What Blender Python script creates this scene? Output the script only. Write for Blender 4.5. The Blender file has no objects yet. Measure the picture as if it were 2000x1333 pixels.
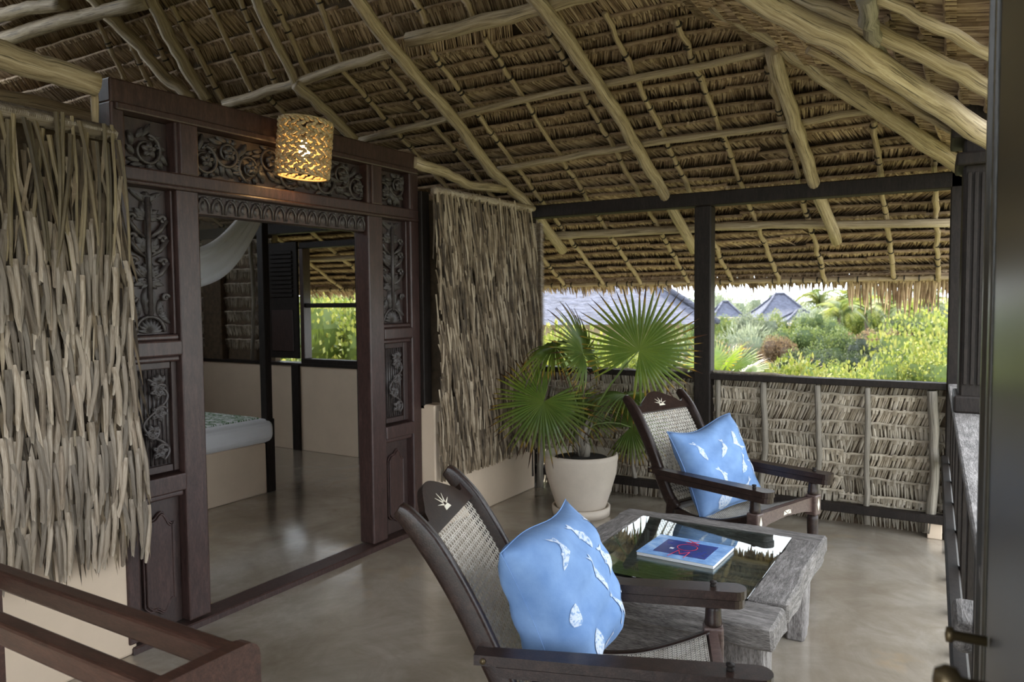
import bpy, bmesh, math, random
from mathutils import Vector, Matrix
R=random.Random(7)
scene=bpy.context.scene; COL=scene.collection
# ------------------------------------------------------------------ camera
FPX,PCX,PCY=1481.0,1000.0,666.5
YAW=math.atan((1895-PCX)/FPX); PITCH=math.radians(-3.1); ROLL=math.radians(0.5)
EYE=Vector((0,0,1.5))
FW=Vector((-math.sin(YAW)*math.cos(PITCH),math.cos(YAW)*math.cos(PITCH),math.sin(PITCH)))
_r=Vector((math.cos(YAW),math.sin(YAW),0)); _u=_r.cross(FW)
RT=_r*math.cos(ROLL)-_u*math.sin(ROLL); UP=_u*math.cos(ROLL)+_r*math.sin(ROLL)
cam=bpy.data.cameras.new('camera'); cam.sensor_width=36; cam.lens=FPX/2000*36; cam.clip_start=.05; cam.clip_end=600
camo=bpy.data.objects.new('camera',cam); COL.objects.link(camo)
m=Matrix((RT,UP,-FW)).transposed().to_4x4(); m.translation=EYE; camo.matrix_world=m
scene.camera=camo
cam.dof.use_dof=True; cam.dof.focus_distance=2.9; cam.dof.aperture_fstop=4.5
# ------------------------------------------------------------------ light
w=bpy.data.worlds.new('sky'); scene.world=w; w.use_nodes=True
_n=w.node_tree.nodes; _n['Background'].inputs[0].default_value=(.86,.93,1,1); _n['Background'].inputs[1].default_value=4.0
sun=bpy.data.lights.new('sun','SUN'); sun.energy=10; sun.angle=math.radians(2); sun.color=(1,.93,.8)
so=bpy.data.objects.new('sun',sun); COL.objects.link(so); so.rotation_euler=Vector((.35,-.75,-1.0)).to_track_quat('-Z','Y').to_euler()
scene.view_settings.view_transform='Standard'; scene.view_settings.look='None'
scene.view_settings.exposure=0.58; scene.view_settings.gamma=1.0; scene.view_settings.use_curve_mapping=False
# ------------------------------------------------------------------ pixel -> place
def ray(x,y): return FW+RT*((x-PCX)/FPX)-UP*((y-PCY)/FPX)
def on_z(x,y,z=0.0):
    d=ray(x,y); return EYE+d*((z-EYE.z)/d.z)
def on_x(x,y,X):
    d=ray(x,y); return EYE+d*(X/d.x)
def on_y(x,y,Y):
    d=ray(x,y); return EYE+d*(Y/d.y)
def proj(P):
    v=P-EYE; z=v.dot(FW); return PCX+FPX*v.dot(RT)/z, PCY-FPX*v.dot(UP)/z, z
YB=5.35; TAN=.548; TU=1.4; YU=3.95
def on_roof(x,y,zb):            # lower far slope
    d=ray(x,y); return EYE+d*((zb+TAN*YB-EYE.z)/(d.z+TAN*d.y))
def on_roofR(x,y,zb):           # right slope
    d=ray(x,y); return EYE+d*((zb-TAN*.1-EYE.z)/(d.z+TAN*d.x))
def on_upper(x,y,zb):           # steep upper slope
    z0=zb+TAN*(YB-YU); d=ray(x,y); return EYE+d*((z0+TU*YU-EYE.z)/(d.z+TU*d.y))
def at(px,depth,z):             # point in the landscape at a forward distance
    f=Vector((FW.x,FW.y,0)).normalized(); r=Vector((f.y,-f.x,0))
    p=f*depth+r*((px-PCX)/FPX*depth); p.z=z; return p
# ------------------------------------------------------------------ mesh helper
class MB:
    def __init__(s): s.v=[]; s.f=[]; s.uv=[]; s.c=[]
    def add(s,vs,fs,uvs=None,c=.5):
        o=len(s.v); s.v+= [tuple(p) for p in vs]
        s.c+= (list(c) if isinstance(c,(list,tuple)) else [c]*len(vs))
        for i,f in enumerate(fs):
            s.f.append([o+k for k in f]); s.uv.append(uvs[i] if uvs else [(0,0)]*len(f))
    def box(s,lo,hi,M=None,c=.5):
        x0,y0,z0=lo;x1,y1,z1=hi
        vs=[Vector(p) for p in((x0,y0,z0),(x1,y0,z0),(x1,y1,z0),(x0,y1,z0),(x0,y0,z1),(x1,y0,z1),(x1,y1,z1),(x0,y1,z1))]
        if M: vs=[M@p for p in vs]
        s.add(vs,[(3,2,1,0),(4,5,6,7),(0,1,5,4),(1,2,6,5),(2,3,7,6),(3,0,4,7)],None,c)
    def tube(s,path,rad,n=8,c=.5,cap=True,flat=1.0,up=None):
        P=[Vector(p) for p in path]; k=len(P)
        if not isinstance(rad,(list,tuple)): rad=[rad]*k
        vs=[];L=0;Ls=[]
        prev=None
        for i in range(k):
            t=(P[min(i+1,k-1)]-P[max(i-1,0)]).normalized()
            a=up if up is not None else (Vector((0,0,1)) if abs(t.z)<.9 else Vector((1,0,0)))
            if prev is not None and up is None:
                u=(prev-t*prev.dot(t)).normalized()
            else: u=(a-t*a.dot(t)).normalized()
            prev=u; b=t.cross(u)
            if i: L+=(P[i]-P[i-1]).length
            Ls.append(L)
            for j in range(n):
                an=2*math.pi*j/n; vs.append(P[i]+u*(math.cos(an)*rad[i]*flat)+b*(math.sin(an)*rad[i]))
        fs=[];uv=[]
        for i in range(k-1):
            for j in range(n):
                q=(j+1)%n; fs.append((i*n+j,i*n+q,(i+1)*n+q,(i+1)*n+j))
                uv.append([(j/n,Ls[i]),((j+1)/n,Ls[i]),((j+1)/n,Ls[i+1]),(j/n,Ls[i+1])])
        if cap:
            fs.append(tuple(range(n-1,-1,-1))); uv.append([(0,0)]*n)
            fs.append(tuple((k-1)*n+j for j in range(n))); uv.append([(0,L)]*n)
        s.add(vs,fs,uv,c)
    def sweep(s,path,w,h,side,c=.5):     # rectangular section along a planar curve, w along side
        P=[Vector(p) for p in path]; side=Vector(side); k=len(P); vs=[]
        ws=w if isinstance(w,(list,tuple)) else [w]*k; hs=h if isinstance(h,(list,tuple)) else [h]*k
        for i in range(k):
            t=(P[min(i+1,k-1)]-P[max(i-1,0)]).normalized(); nn=side.cross(t).normalized()
            for a,b in((-1,-.7),(-.8,-1),(.8,-1),(1,-.7),(1,.7),(.8,1),(-.8,1),(-1,.7)): vs.append(P[i]+side*(a*ws[i]/2)+nn*(b*hs[i]/2))
        fs=[];uv=[];L=0
        for i in range(k-1):
            L2=L+(P[i+1]-P[i]).length
            for j in range(8):
                q=(j+1)%8; fs.append((i*8+j,i*8+q,(i+1)*8+q,(i+1)*8+j)); uv.append([(j/8,L),((j+1)/8,L),((j+1)/8,L2),(j/8,L2)])
            L=L2
        fs+=[tuple(range(7,-1,-1)),tuple((k-1)*8+j for j in range(8))]; uv+=[[(0,0)]*8]*2
        s.add(vs,fs,uv,c)
    def lathe(s,prof,cen=(0,0,0),n=20,c=.5,M=None):
        cen=Vector(cen); vs=[]
        for r,z in prof:
            for j in range(n):
                a=2*math.pi*j/n; p=cen+Vector((r*math.cos(a),r*math.sin(a),z)); vs.append(M@p if M else p)
        fs=[];uv=[]
        for i in range(len(prof)-1):
            for j in range(n):
                q=(j+1)%n; fs.append((i*n+j,i*n+q,(i+1)*n+q,(i+1)*n+j)); uv.append([(j/n,prof[i][1]),((j+1)/n,prof[i][1]),((j+1)/n,prof[i+1][1]),(j/n,prof[i+1][1])])
        if prof[0][0]>1e-4: fs.append(tuple(range(n-1,-1,-1))); uv.append([(0,0)]*n)
        if prof[-1][0]>1e-4: fs.append(tuple((len(prof)-1)*n+j for j in range(n))); uv.append([(0,0)]*n)
        s.add(vs,fs,uv,c)
    def extr(s,poly,fn,d,c=.5):          # polygon (a,b) -> fn(a,b,k) extruded from 0 to d
        n=len(poly); vs=[fn(a,b,0) for a,b in poly]+[fn(a,b,d) for a,b in poly]
        s.add(vs,[tuple(range(n-1,-1,-1)),tuple(range(n,2*n))]+[(i,(i+1)%n,n+(i+1)%n,n+i) for i in range(n)],None,c)
    def merge(s,o,M):
        k=len(s.v); s.v+=[tuple(M@Vector(p)) for p in o.v]; s.c+=o.c; s.uv+=o.uv; s.f+=[[k+i for i in f] for f in o.f]
    def mesh(s,name,mat,smooth=False,fix=False):
        me=bpy.data.meshes.new(name); me.from_pydata(s.v,[],s.f)
        u=me.uv_layers.new(name='UVMap'); u.data.foreach_set('uv',[x for f in s.uv for p in f for x in p])
        a=me.color_attributes.new('tint','FLOAT_COLOR','POINT'); a.data.foreach_set('color',[x for c in s.c for x in (c,c,c,1)])
        if mat: me.materials.append(mat)
        if smooth: me.polygons.foreach_set('use_smooth',[True]*len(me.polygons))
        if fix:
            b=bmesh.new(); b.from_mesh(me); bmesh.ops.recalc_face_normals(b,faces=b.faces); b.to_mesh(me); b.free()
        me.update(); return me
    def build(s,name,mat,parent=None,smooth=False,fix=True): return obj(name,s.mesh(name,mat,smooth,fix),parent)
def obj(name,me,parent=None,M=None):
    o=bpy.data.objects.new(name,me); COL.objects.link(o)
    if parent: o.parent=parent
    if M is not None: o.matrix_local=M
    return o
def tag(o,label=None,cat=None,group=None,kind=None):
    if label: o['label']=label
    if cat: o['category']=cat
    if group: o['group']=group
    if kind: o['kind']=kind
    return o
def thing(name,loc,label,cat,group=None,rz=0):
    o=bpy.data.objects.new(name,None); COL.objects.link(o); o.location=loc; o.rotation_euler=(0,0,rz); o.empty_display_size=.1
    return tag(o,label,cat,group)
def bbox(name,lo,hi,mat,parent=None,bev=.006,seg=1):       # bevelled board
    b=bmesh.new(); bmesh.ops.create_cube(b,size=1)
    for v in b.verts: v.co=Vector([lo[i]+(v.co[i]+.5)*(hi[i]-lo[i]) for i in range(3)])
    if bev: bmesh.ops.bevel(b,geom=list(b.edges),offset=min(bev,.4*min(hi[i]-lo[i] for i in range(3))),segments=seg,affect='EDGES',profile=.5)
    me=bpy.data.meshes.new(name); b.to_mesh(me); b.free(); me.materials.append(mat); return obj(name,me,parent)
def frame(o,ex,ey,ez): 
    M=Matrix((Vector(ex),Vector(ey),Vector(ez))).transposed().to_4x4(); M.translation=Vector(o); return M
# ------------------------------------------------------------------ materials
class NT:
    def __init__(s,name):
        s.m=bpy.data.materials.new(name); s.m.use_nodes=True; s.t=s.m.node_tree; s.b=s.t.nodes['Principled BSDF']
    def n(s,ty,**k):
        x=s.t.nodes.new(ty)
        for a,b in k.items():
            if isinstance(a,str) and a[0]=='i' and a[1:].isdigit(): x.inputs[int(a[1:])].default_value=b
            else: setattr(x,a,b)
        return x
    def l(s,a,b): s.t.links.new(a,b)
    def coord(s,kind='Object',scale=(1,1,1)):
        c=s.n('ShaderNodeTexCoord'); mp=s.n('ShaderNodeMapping'); mp.inputs['Scale'].default_value=scale; s.l(c.outputs[kind],mp.inputs[0]); return mp.outputs[0]
    def noise(s,vec,scale,detail=4,rough=.6,dist=0):
        x=s.n('ShaderNodeTexNoise'); x.inputs['Scale'].default_value=scale; x.inputs['Detail'].default_value=detail; x.inputs['Roughness'].default_value=rough; x.inputs['Distortion'].default_value=dist
        s.l(vec,x.inputs['Vector']); return x.outputs[0]
    def ramp(s,fac,stops):
        r=s.n('ShaderNodeValToRGB'); e=r.color_ramp.elements
        while len(e)<len(stops): e.new(.5)
        for i,(p,c) in enumerate(stops): e[i].position=p; e[i].color=(*c,1)
        s.l(fac,r.inputs[0]); return r.outputs[0]
    def mix(s,f,a,b,mode='MIX'):
        x=s.n('ShaderNodeMix',data_type='RGBA',blend_type=mode)
        for i,q in((0,f),(6,a),(7,b)):
            if isinstance(q,bpy.types.NodeSocket): s.l(q,x.inputs[i])
            else: x.inputs[i].default_value=q if i==0 else (*q,1)
        return x.outputs[2]
    def attr(s,name='tint'): return s.n('ShaderNodeAttribute',attribute_name=name).outputs['Fac']
    def rnd(s): return s.n('ShaderNodeObjectInfo').outputs['Random']
    def bump(s,h,strength=.3,dist=.01):
        x=s.n('ShaderNodeBump'); x.inputs['Strength'].default_value=strength; x.inputs['Distance'].default_value=dist; s.l(h,x.inputs['Height']); s.l(x.outputs[0],s.b.inputs['Normal'])
    def fin(s,col=None,rough=.6,**k):
        if col is not None:
            if isinstance(col,bpy.types.NodeSocket): s.l(col,s.b.inputs['Base Color'])
            else: s.b.inputs['Base Color'].default_value=(*col,1)
        if isinstance(rough,bpy.types.NodeSocket): s.l(rough,s.b.inputs['Roughness'])
        else: s.b.inputs['Roughness'].default_value=rough
        for a,b in k.items(): s.b.inputs[a.replace('_',' ')].default_value=b
        return s.m
def m_wood(name,c1,c2,c3,rough=.45,scale=(6,6,1),kind='Object',bump=.15,freq=9):
    t=NT(name); v=t.coord(kind,scale); n=t.noise(v,freq,6,.65,.6); n2=t.noise(v,freq*5,3,.6)
    c=t.ramp(n,[(.3,c1),(.5,c2),(.72,c3)]); c=t.mix(.35,c,t.ramp(n2,[(.35,tuple(x*.55 for x in c2)),(.65,c3)])); t.bump(n2,bump,.004)
    return t.fin(c,rough)
def m_pole(name,c1,c2,c3,rough=.7):
    t=NT(name); v=t.coord('UV',(9,1.6,1)); n=t.noise(v,2.0,7,.75,.8); n2=t.noise(t.coord('UV',(16,1.3,1)),2.4,5,.7,.4)
    c=t.ramp(n,[(.3,c1),(.5,c2),(.7,c3)]); c=t.mix(t.ramp(n2,[(.36,(.9,.9,.9)),(.46,(0,0,0))]),c,tuple(x*.3 for x in c1))
    t.bump(n2,.35,.006); return t.fin(c,rough)
def m_leaf(name,c1,c2,c3,rough=.75,trans=0.0,obj_var=.25):
    t=NT(name); a=t.attr(); n=t.noise(t.coord('Object'),14,4,.6)
    f=t.n('ShaderNodeMath',operation='ADD'); g=t.n('ShaderNodeMath',operation='MULTIPLY',i1=.5); t.l(n,g.inputs[0]); t.l(a,f.inputs[0]); t.l(g.outputs[0],f.inputs[1])
    c=t.ramp(f.outputs[0],[(.35,c1),(.72,c2),(1.1,c3)])
    if obj_var:
        h=t.n('ShaderNodeMapRange'); h.inputs[3].default_value=1-obj_var; h.inputs[4].default_value=1+obj_var; t.l(t.rnd(),h.inputs[0])
        hs=t.n('ShaderNodeHueSaturation'); t.l(c,hs.inputs['Color']); t.l(h.outputs[0],hs.inputs['Value']); c=hs.outputs[0]
    t.fin(c,rough); t.b.inputs['Specular IOR Level'].default_value=.25
    if trans:
        tr=t.n('ShaderNodeBsdfTranslucent'); t.l(c,tr.inputs[0]); mx=t.n('ShaderNodeMixShader'); mx.inputs[0].default_value=trans
        out=t.t.nodes['Material Output']; t.l(t.b.outputs[0],mx.inputs[1]); t.l(tr.outputs[0],mx.inputs[2]); t.l(mx.outputs[0],out.inputs[0])
    return t.m
def m_plain(name,c,rough=.6,nz=.12,scale=6,bump=0,**k):
    t=NT(name); n=t.noise(t.coord('Object'),scale,6,.65); col=t.ramp(n,[(.3,tuple(x*(1-nz) for x in c)),(.7,tuple(min(1,x*(1+nz)) for x in c))])
    if bump: t.bump(t.noise(t.coord('Object'),scale*9,3),bump,.004)
    return t.fin(col,rough,**k)
M={}
M['dark']=m_wood('dark_timber',(.008,.006,.005),(.016,.012,.010),(.03,.022,.018),.6)
M['dark'].node_tree.nodes['Principled BSDF'].inputs['Specular IOR Level'].default_value=.2
M['door']=m_wood('carved_door_wood',(.014,.007,.006),(.036,.018,.015),(.08,.042,.036),.4,(7,7,1.2))
M['near']=m_wood('near_door_wood',(.014,.011,.008),(.035,.029,.02),(.07,.06,.042),.35,(7,7,.6))
M['carve']=m_wood('carving_wood',(.022,.017,.016),(.05,.04,.037),(.095,.078,.072),.42,(9,9,9))
M['panel']=m_wood('panel_wood',(.014,.008,.007),(.034,.019,.016),(.06,.034,.028),.45,(7,7,1.2))
M['chair']=m_wood('chair_wood',(.009,.005,.004),(.020,.011,.009),(.05,.028,.022),.32,(5,5,5)); M['chair'].node_tree.nodes['Principled BSDF'].inputs['Specular IOR Level'].default_value=.35
M['chairfront']=m_wood('chair_rail_wood',(.04,.023,.018),(.08,.047,.039),(.15,.10,.088),.4,(3,9,9))
M['grey']=m_wood('weathered_wood',(.025,.021,.019),(.12,.105,.097),(.36,.33,.31),.8,(1.6,11,11),bump=1,freq=5)
M['greyY']=m_wood('weathered_plank',(.025,.021,.019),(.12,.105,.097),(.38,.35,.33),.8,(11,1.6,11),bump=.9,freq=5)
M['greyZ']=m_wood('weathered_post',(.045,.038,.034),(.15,.13,.12),(.40,.37,.35),.8,(9,9,2.0),bump=.9,freq=5)
M['rack']=m_wood('rack_wood',(.018,.008,.006),(.045,.019,.013),(.09,.04,.028),.4,(1.2,7,7))
M['pole']=m_pole('rafter_wood',(.17,.12,.07),(.38,.295,.185),(.60,.50,.36))
M['bamboo']=m_pole('batten_bamboo',(.20,.14,.08),(.40,.30,.18),(.60,.48,.32))
M['stake']=m_pole('stake_wood',(.10,.085,.06),(.22,.19,.15),(.34,.3,.25))
M['thatch']=m_leaf('roof_thatch',(.06,.038,.022),(.24,.16,.10),(.50,.375,.25),.75,.1)
M['deck']=m_plain('roof_outer_thatch',(.09,.06,.035),.9,.4,20)
M['wthatch']=m_leaf('parapet_thatch',(.12,.095,.065),(.36,.30,.22),(.58,.51,.41),.75,.15)
def m_strip(name,c1,c2,c3):
    t=NT(name); n=t.noise(t.coord('Object',(110,5,110)),1.0,6,.7,.3); n2=t.noise(t.coord('Object',(9,9,9)),2,4,.6); a=t.attr()
    ad=t.n('ShaderNodeMath',operation='MULTIPLY_ADD',i1=.45); t.l(a,ad.inputs[0]); t.l(n,ad.inputs[2]); c=t.ramp(ad.outputs[0],[(.42,c1),(.68,c2),(.95,c3)])
    h=t.n('ShaderNodeMapRange'); h.inputs[3].default_value=.4; h.inputs[4].default_value=1.2; t.l(t.rnd(),h.inputs[0]); hs=t.n('ShaderNodeHueSaturation'); t.l(c,hs.inputs['Color']); t.l(h.outputs[0],hs.inputs['Value']); t.bump(n,.5,.004); return t.fin(hs.outputs[0],.6)
M['strip']=m_strip('palm_strip',(.06,.041,.026),(.24,.182,.125),(.46,.385,.30))
M['reed']=m_strip('palm_reed',(.03,.02,.01),(.15,.11,.055),(.34,.26,.14))
M['strip2']=m_leaf('palm_strip_fine',(.04,.028,.018),(.19,.138,.085),(.42,.34,.24),.65,0,0)
M['tie']=m_plain('tie_cord',(.03,.022,.015),.8)
M['cream']=m_plain('cream_plaster',(.62,.49,.36),.75,.06,3,.1)
M['white']=m_plain('white_linen',(.75,.75,.76),.8,.03,5)
M['inlay']=m_plain('bone_inlay',(.8,.74,.6),.4,.05)
M['brass']=m_plain('aged_brass',(.13,.095,.05),.4,.1,Metallic=.7)
M['pot']=m_plain('pot_ceramic',(.58,.50,.41),.7,.06,8,.15)
M['soil']=m_plain('soil',(.02,.014,.01),.95,.5,60,.8)
M['plastic']=m_plain('white_plastic',(.7,.68,.62),.4,.02)
t=NT('cane'); M['cane']=t.fin(t.ramp(t.noise(t.coord('Object'),25,3),[(.3,(.5,.45,.37)),(.7,(.8,.75,.66))]),.5)
# polished concrete
t=NT('polished_concrete'); v=t.coord('Object'); n=t.noise(v,.9,8,.68,.8); n2=t.noise(v,3.5,7,.7,1.0); n3=t.noise(v,2.0,4,.6,.4)
c=t.ramp(n,[(.3,(.22,.18,.135)),(.5,(.33,.285,.23)),(.7,(.44,.40,.345))]); c=t.mix(t.ramp(n2,[(.38,(0,0,0)),(.7,(.55,.55,.55))]),c,(.19,.145,.095)); c=t.mix(t.ramp(n3,[(.6,(0,0,0)),(.74,(.4,.4,.4))]),c,(.42,.29,.15))
rr=t.ramp(n2,[(.3,(.12,.12,.12)),(.7,(.27,.27,.27))]); t.bump(n2,.10,.02); M['floor']=t.fin(c,rr,Coat_Weight=.7,Coat_Roughness=.13); t.b.inputs['Specular IOR Level'].default_value=.6
t=NT('glass'); M['glass']=t.fin((.80,.92,.88),.01,Transmission_Weight=1.0,IOR=1.5)
t=NT('net'); t.fin((.8,.8,.78),.9); tr=t.n('ShaderNodeBsdfTransparent'); mx=t.n('ShaderNodeMixShader',i0=.16); t.l(tr.outputs[0],mx.inputs[1]); t.l(t.b.outputs[0],mx.inputs[2]); t.l(mx.outputs[0],t.t.nodes['Material Output'].inputs[0]); M['net']=t.m
# ================================================================== SETTING
S='structure'
# floor: one polished slab through veranda and bedroom
floor=bbox('floor',(-8.3,-1.6,-.2),(.30,5.42,0),M['floor'],None,0); tag(floor,'polished grey-brown concrete floor of veranda and bedroom',kind=S)
# ---- thatch panels (local: x along stick, -y down the slope, +z outside)
def thatch(L,blade,dens,skew,seed,lift=.035,ragged=.15,wd=.02,stick=.009,under=True):
    r=random.Random(seed); b=MB(); n=int(L*dens)
    pts=[(L*i/8,r.uniform(-.006,.006),r.uniform(-.004,.004)) for i in range(9)]
    b.tube(pts,[stick*r.uniform(.8,1.2) for _ in pts],6,.55)
    for layer in ((0,1) if under else (0,)):
        for i in range(n if layer==0 else n//2):
            x=(i+r.random())*L/(n if layer==0 else n//2); ln=blade*r.uniform(1-ragged,1+ragged)*(1.15 if layer else 1); w=wd*r.uniform(.7,1.3); sk=skew+r.uniform(-.08,.08)
            if r.random()<.02: sk+=r.uniform(-.5,.5)
            z0=.002+layer*.012; c=r.uniform(.25,.8)*(.45 if layer else 1); vs=[];cs=[]  # under layer tinted darker, shade between blades put into the colour
            for k,(f,ww) in enumerate(((0,.75),(.45,1),(1,.3))):
                cx=x+sk*ln*f; y=-ln*f; z=z0+lift*f+.006*(f*f)
                for q in(-1,0,1): vs.append((cx+q*w*ww*.5,y+(.004 if q else 0),z+(0 if q else -.3*w)-.004*r.random())); cs.append(c+ (.1 if q==0 else -.06*q))
            b.add(vs,[(0,1,4,3),(1,2,5,4),(3,4,7,6),(4,5,8,7)],None,cs)
        if layer==0:
            for i in range(int(L*38)):    # stitches over the stick
                x=(i+r.random())*L/int(L*38); c=r.uniform(.3,.8)
                b.add([(x-.007,.010,.004),(x+.007,.010,.004),(x+.009,-.003,-.012),(x-.006,-.003,-.012),(x+.012,-.03,-.002),(x-.002,-.03,-.002)],[(0,1,2,3),(3,2,4,5)],None,c)
    return b
PL=1.1
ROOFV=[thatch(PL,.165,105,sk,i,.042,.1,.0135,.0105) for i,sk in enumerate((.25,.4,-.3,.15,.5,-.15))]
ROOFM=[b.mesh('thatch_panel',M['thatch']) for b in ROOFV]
cs,sn=math.cos(math.atan(TAN)),math.sin(math.atan(TAN)); cu,su=math.cos(math.atan(TU)),math.sin(math.atan(TU))
ZB=2.38; ZU=ZB+TAN*(YB-YU)
# roof deck (the outer thickness of the thatch) : far slope, steep upper slope, right slope, near slope
b=MB(); th=Vector((0,0,.07)); tk=.16
def slab(q):
    q=[Vector(p)+th for p in q]; n=(q[1]-q[0]).cross(q[2]-q[0]).normalized(); n=n if n.z>0 else -n
    k=len(q); b.add(q+[p+n*tk for p in q],[tuple(range(k)),tuple(range(2*k-1,k-1,-1))]+[(i,k+i,k+(i+1)%k,(i+1)%k) for i in range(k)])
def zl(y): return ZB+TAN*(YB-y)
ye=6.66; dxe=ye-YB; yo=ye+.07
slab([(-8.6,yo,zl(yo)),(-.1+dxe,yo,zl(yo)),(-.1-(YB-YU),YU,ZU),(-8.6,YU,ZU)])
yr=1.7; zr=ZU+TU*(YU-yr); xr=-.1-(YB-YU)-(YU-yr)
slab([(-8.6,YU,ZU),(-1.5,YU,ZU),(xr,yr,zr),(-8.6,yr,zr)])
yn=-1.8; dxr=.16; zre=ZB-TAN*dxr  # right eave cut short out of view to let skylight in
slab([(-.1+dxe,ye,zl(ye)),(-1.5,YU,ZU),(-1.5,yn,ZU),(-.1+dxr,yn,zre),(-.1+dxr,YB,zre)])
slab([(-1.5,YU,ZU),(xr,yr,zr),(-1.5,yn,ZU)])
slab([(-8.6,yr,zr),(xr,yr,zr),(-1.5,yn,ZU-.6),(-8.6,yn,ZU-.6)])  # unseen near slope, carried low to keep the upper roof dark
ceil=b.build('ceiling',M['deck']); tag(ceil,'underside of a steep palm thatch roof on crooked poles',kind=S)
# rows of panels
far=MB(); cnt=0
def inframe(P,mg):
    x,y,z=proj(P); return z>.3 and -mg<x<2000+mg and -mg<y<1333+mg
def row(o,ex,ey,ez,length):
    """o start of the row at its stick, runs along ex"""
    global cnt
    ex,ey,ez=Vector(ex),Vector(ey),Vector(ez); s=-R.random()*.5
    while s<length-.25:
        sc=min(1.0,(length-s)/PL); st=Vector(o)+ex*s
        j=(ez*R.uniform(-.008,.008))+ey*R.uniform(-.012,.012); tw=R.uniform(-.022,.022); e=(ex+ey*tw).normalized(); y2=ez.cross(e)
        Mx=frame(st+j,e*sc,y2,ez); mid=st+ex*(PL*sc*.5); k=R.randrange(6)
        if inframe(mid,40) and cnt<298:
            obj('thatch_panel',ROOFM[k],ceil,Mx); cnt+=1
        elif inframe(mid,450): far.merge(ROOFV[k],Mx)
        s+=PL*.985
y=ye-.02; rows=[]
while y>YU: rows.append(y); y-=.104
for y in rows:
    xe=-.1+(y-YB)+.12; x0=-7.2
    row((xe,y,zl(y)),(-1,0,0),(0,-cs,sn),(0,sn,cs),xe-x0)
y=YU-.03
while y>2.6:
    z=ZU+TU*(YU-y); xe=-1.5-(YU-y)+.1
    row((xe,y,z),(-1,0,0),(0,-cu,su),(0,su,cu),xe+8.0); y-=.085
x=.04
while x>-1.5:
    yy=YB-(-.1-x); row((x,2.2,ZB+TAN*(-.1-x)),(0,1,0),(-cs,0,sn),(sn,0,cs),yy-2.2+.1); x-=.104
f=far.build('thatch_outskirts',M['thatch'],ceil,fix=False); tag(f,kind='stuff')
# eave fringe: long ragged leaf tips
FR=[thatch(PL,bl,70,sk,40+i,.03,.55,.024,.008) for i,(bl,sk) in enumerate(((.09,.1),(.11,-.15),(.13,.2)))]
FRM=[b.mesh('eave_fringe',M['thatch']) for b in FR]
LONG=thatch(.62,.25,75,.05,77,.03,.35,.02,.008).mesh('eave_fringe_long',M['thatch'])
dn=Vector((0,-.25,.97)).normalized()
def fringe(x,me,L,yy=ye+.0,dz=0):
    ey=Vector((R.uniform(-.04,.04),-.45,.89)).normalized(); ex=Vector((-1,0,0)); ez=ex.cross(ey).normalized(); ey=ez.cross(ex)
    obj('eave_fringe',me,ceil,frame((x,yy,zl(yy)+dz),ex,ey,ez))
x=1.2
while x>-7.6:
    fringe(x,R.choice(FRM),PL); fringe(x-.4,R.choice(FRM),PL,ye-.02,.02); x-=PL*.97
fringe(on_roof(1730,545,ZB).x+.34,LONG,.62,ye+.03,-.01); fringe(on_roof(1820,545,ZB).x+.5,LONG,.62,ye+.02,0)
# ---- poles
def crook(path,k=4,amp=.012,seed=0):
    r=random.Random(seed); out=[]
    for i in range(len(path)-1):
        for j in range(k):
            f=j/k; p=path[i].lerp(path[i+1],f); out.append(p+Vector((r.uniform(-amp,amp),r.uniform(-amp,amp),r.uniform(-amp,amp))))
    out.append(path[-1]); return out
def pole(name,path,r0,r1,mat,par,seed=0,amp=.012,n=9,k=4,knots=0):
    P=crook([Vector(p) for p in path],k,amp,seed); r=random.Random(seed+5); b=MB(); m_=len(P)
    b.tube(P,[(r0+(r1-r0)*i/(m_-1))*r.uniform(.93,1.07) for i in range(m_)],n,.5)
    o=b.build(name,mat,par,True)
    return o
def bamboo(P0,P1,r,par,seed=0,name='batten'):
    q=random.Random(seed); P0,P1=Vector(P0),Vector(P1); L=(P1-P0).length; n=max(3,int(L/.09)); b=MB(); pts=[];rad=[]
    am=.009
    for i in range(n+1):
        p=P0.lerp(P1,i/n)+Vector((q.uniform(-am,am),0,q.uniform(-am,am)*.4)); d=(P1-P0).normalized()
        pts+=[p-d*.012,p,p+d*.012]; rr=r*q.uniform(.9,1.1); rad+=[rr,rr*(1.25 if i%2 else 1.02),rr]
    b.tube(pts,rad,7,.5); o=b.build(name,M['bamboo'],par,True)
    t=MB(); d=(P1-P0).normalized()
    for i in range(n):
        if q.random()<.55:
            p=P0.lerp(P1,(i+q.random())/n); t.tube([p-d*.005,p+d*.005],r*1.28,7)
    if t.v: t.build('cord_tie',M['tie'],o)
    return o
# slender battens on the far slope (photographed lower ends)
for i,(px,py) in enumerate(((1063,399),(1157,395),(1252,385),(1346,371),(1447,367),(1562,360),(1720,346),(1828,332),(919,329),(821,308))):
    p=on_roof(px,py,ZB-.04); y0=YU+.02; xh=-.1-(YB-y0)
    if p.x>xh: y0=YB+(.1+p.x)+.05
    bamboo((p.x,y0,zl(y0)-.05),(p.x+R.uniform(-.04,.04),ye-.03,zl(ye-.03)-.05),.0175,ceil,i)
for i,x in enumerate((-4.6,-5.2,-5.75,-6.3,-6.85,-7.3)): bamboo((x,YU,zl(YU)-.035),(x,ye-.03,zl(ye)-.035),.017,ceil,30+i)
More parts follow.
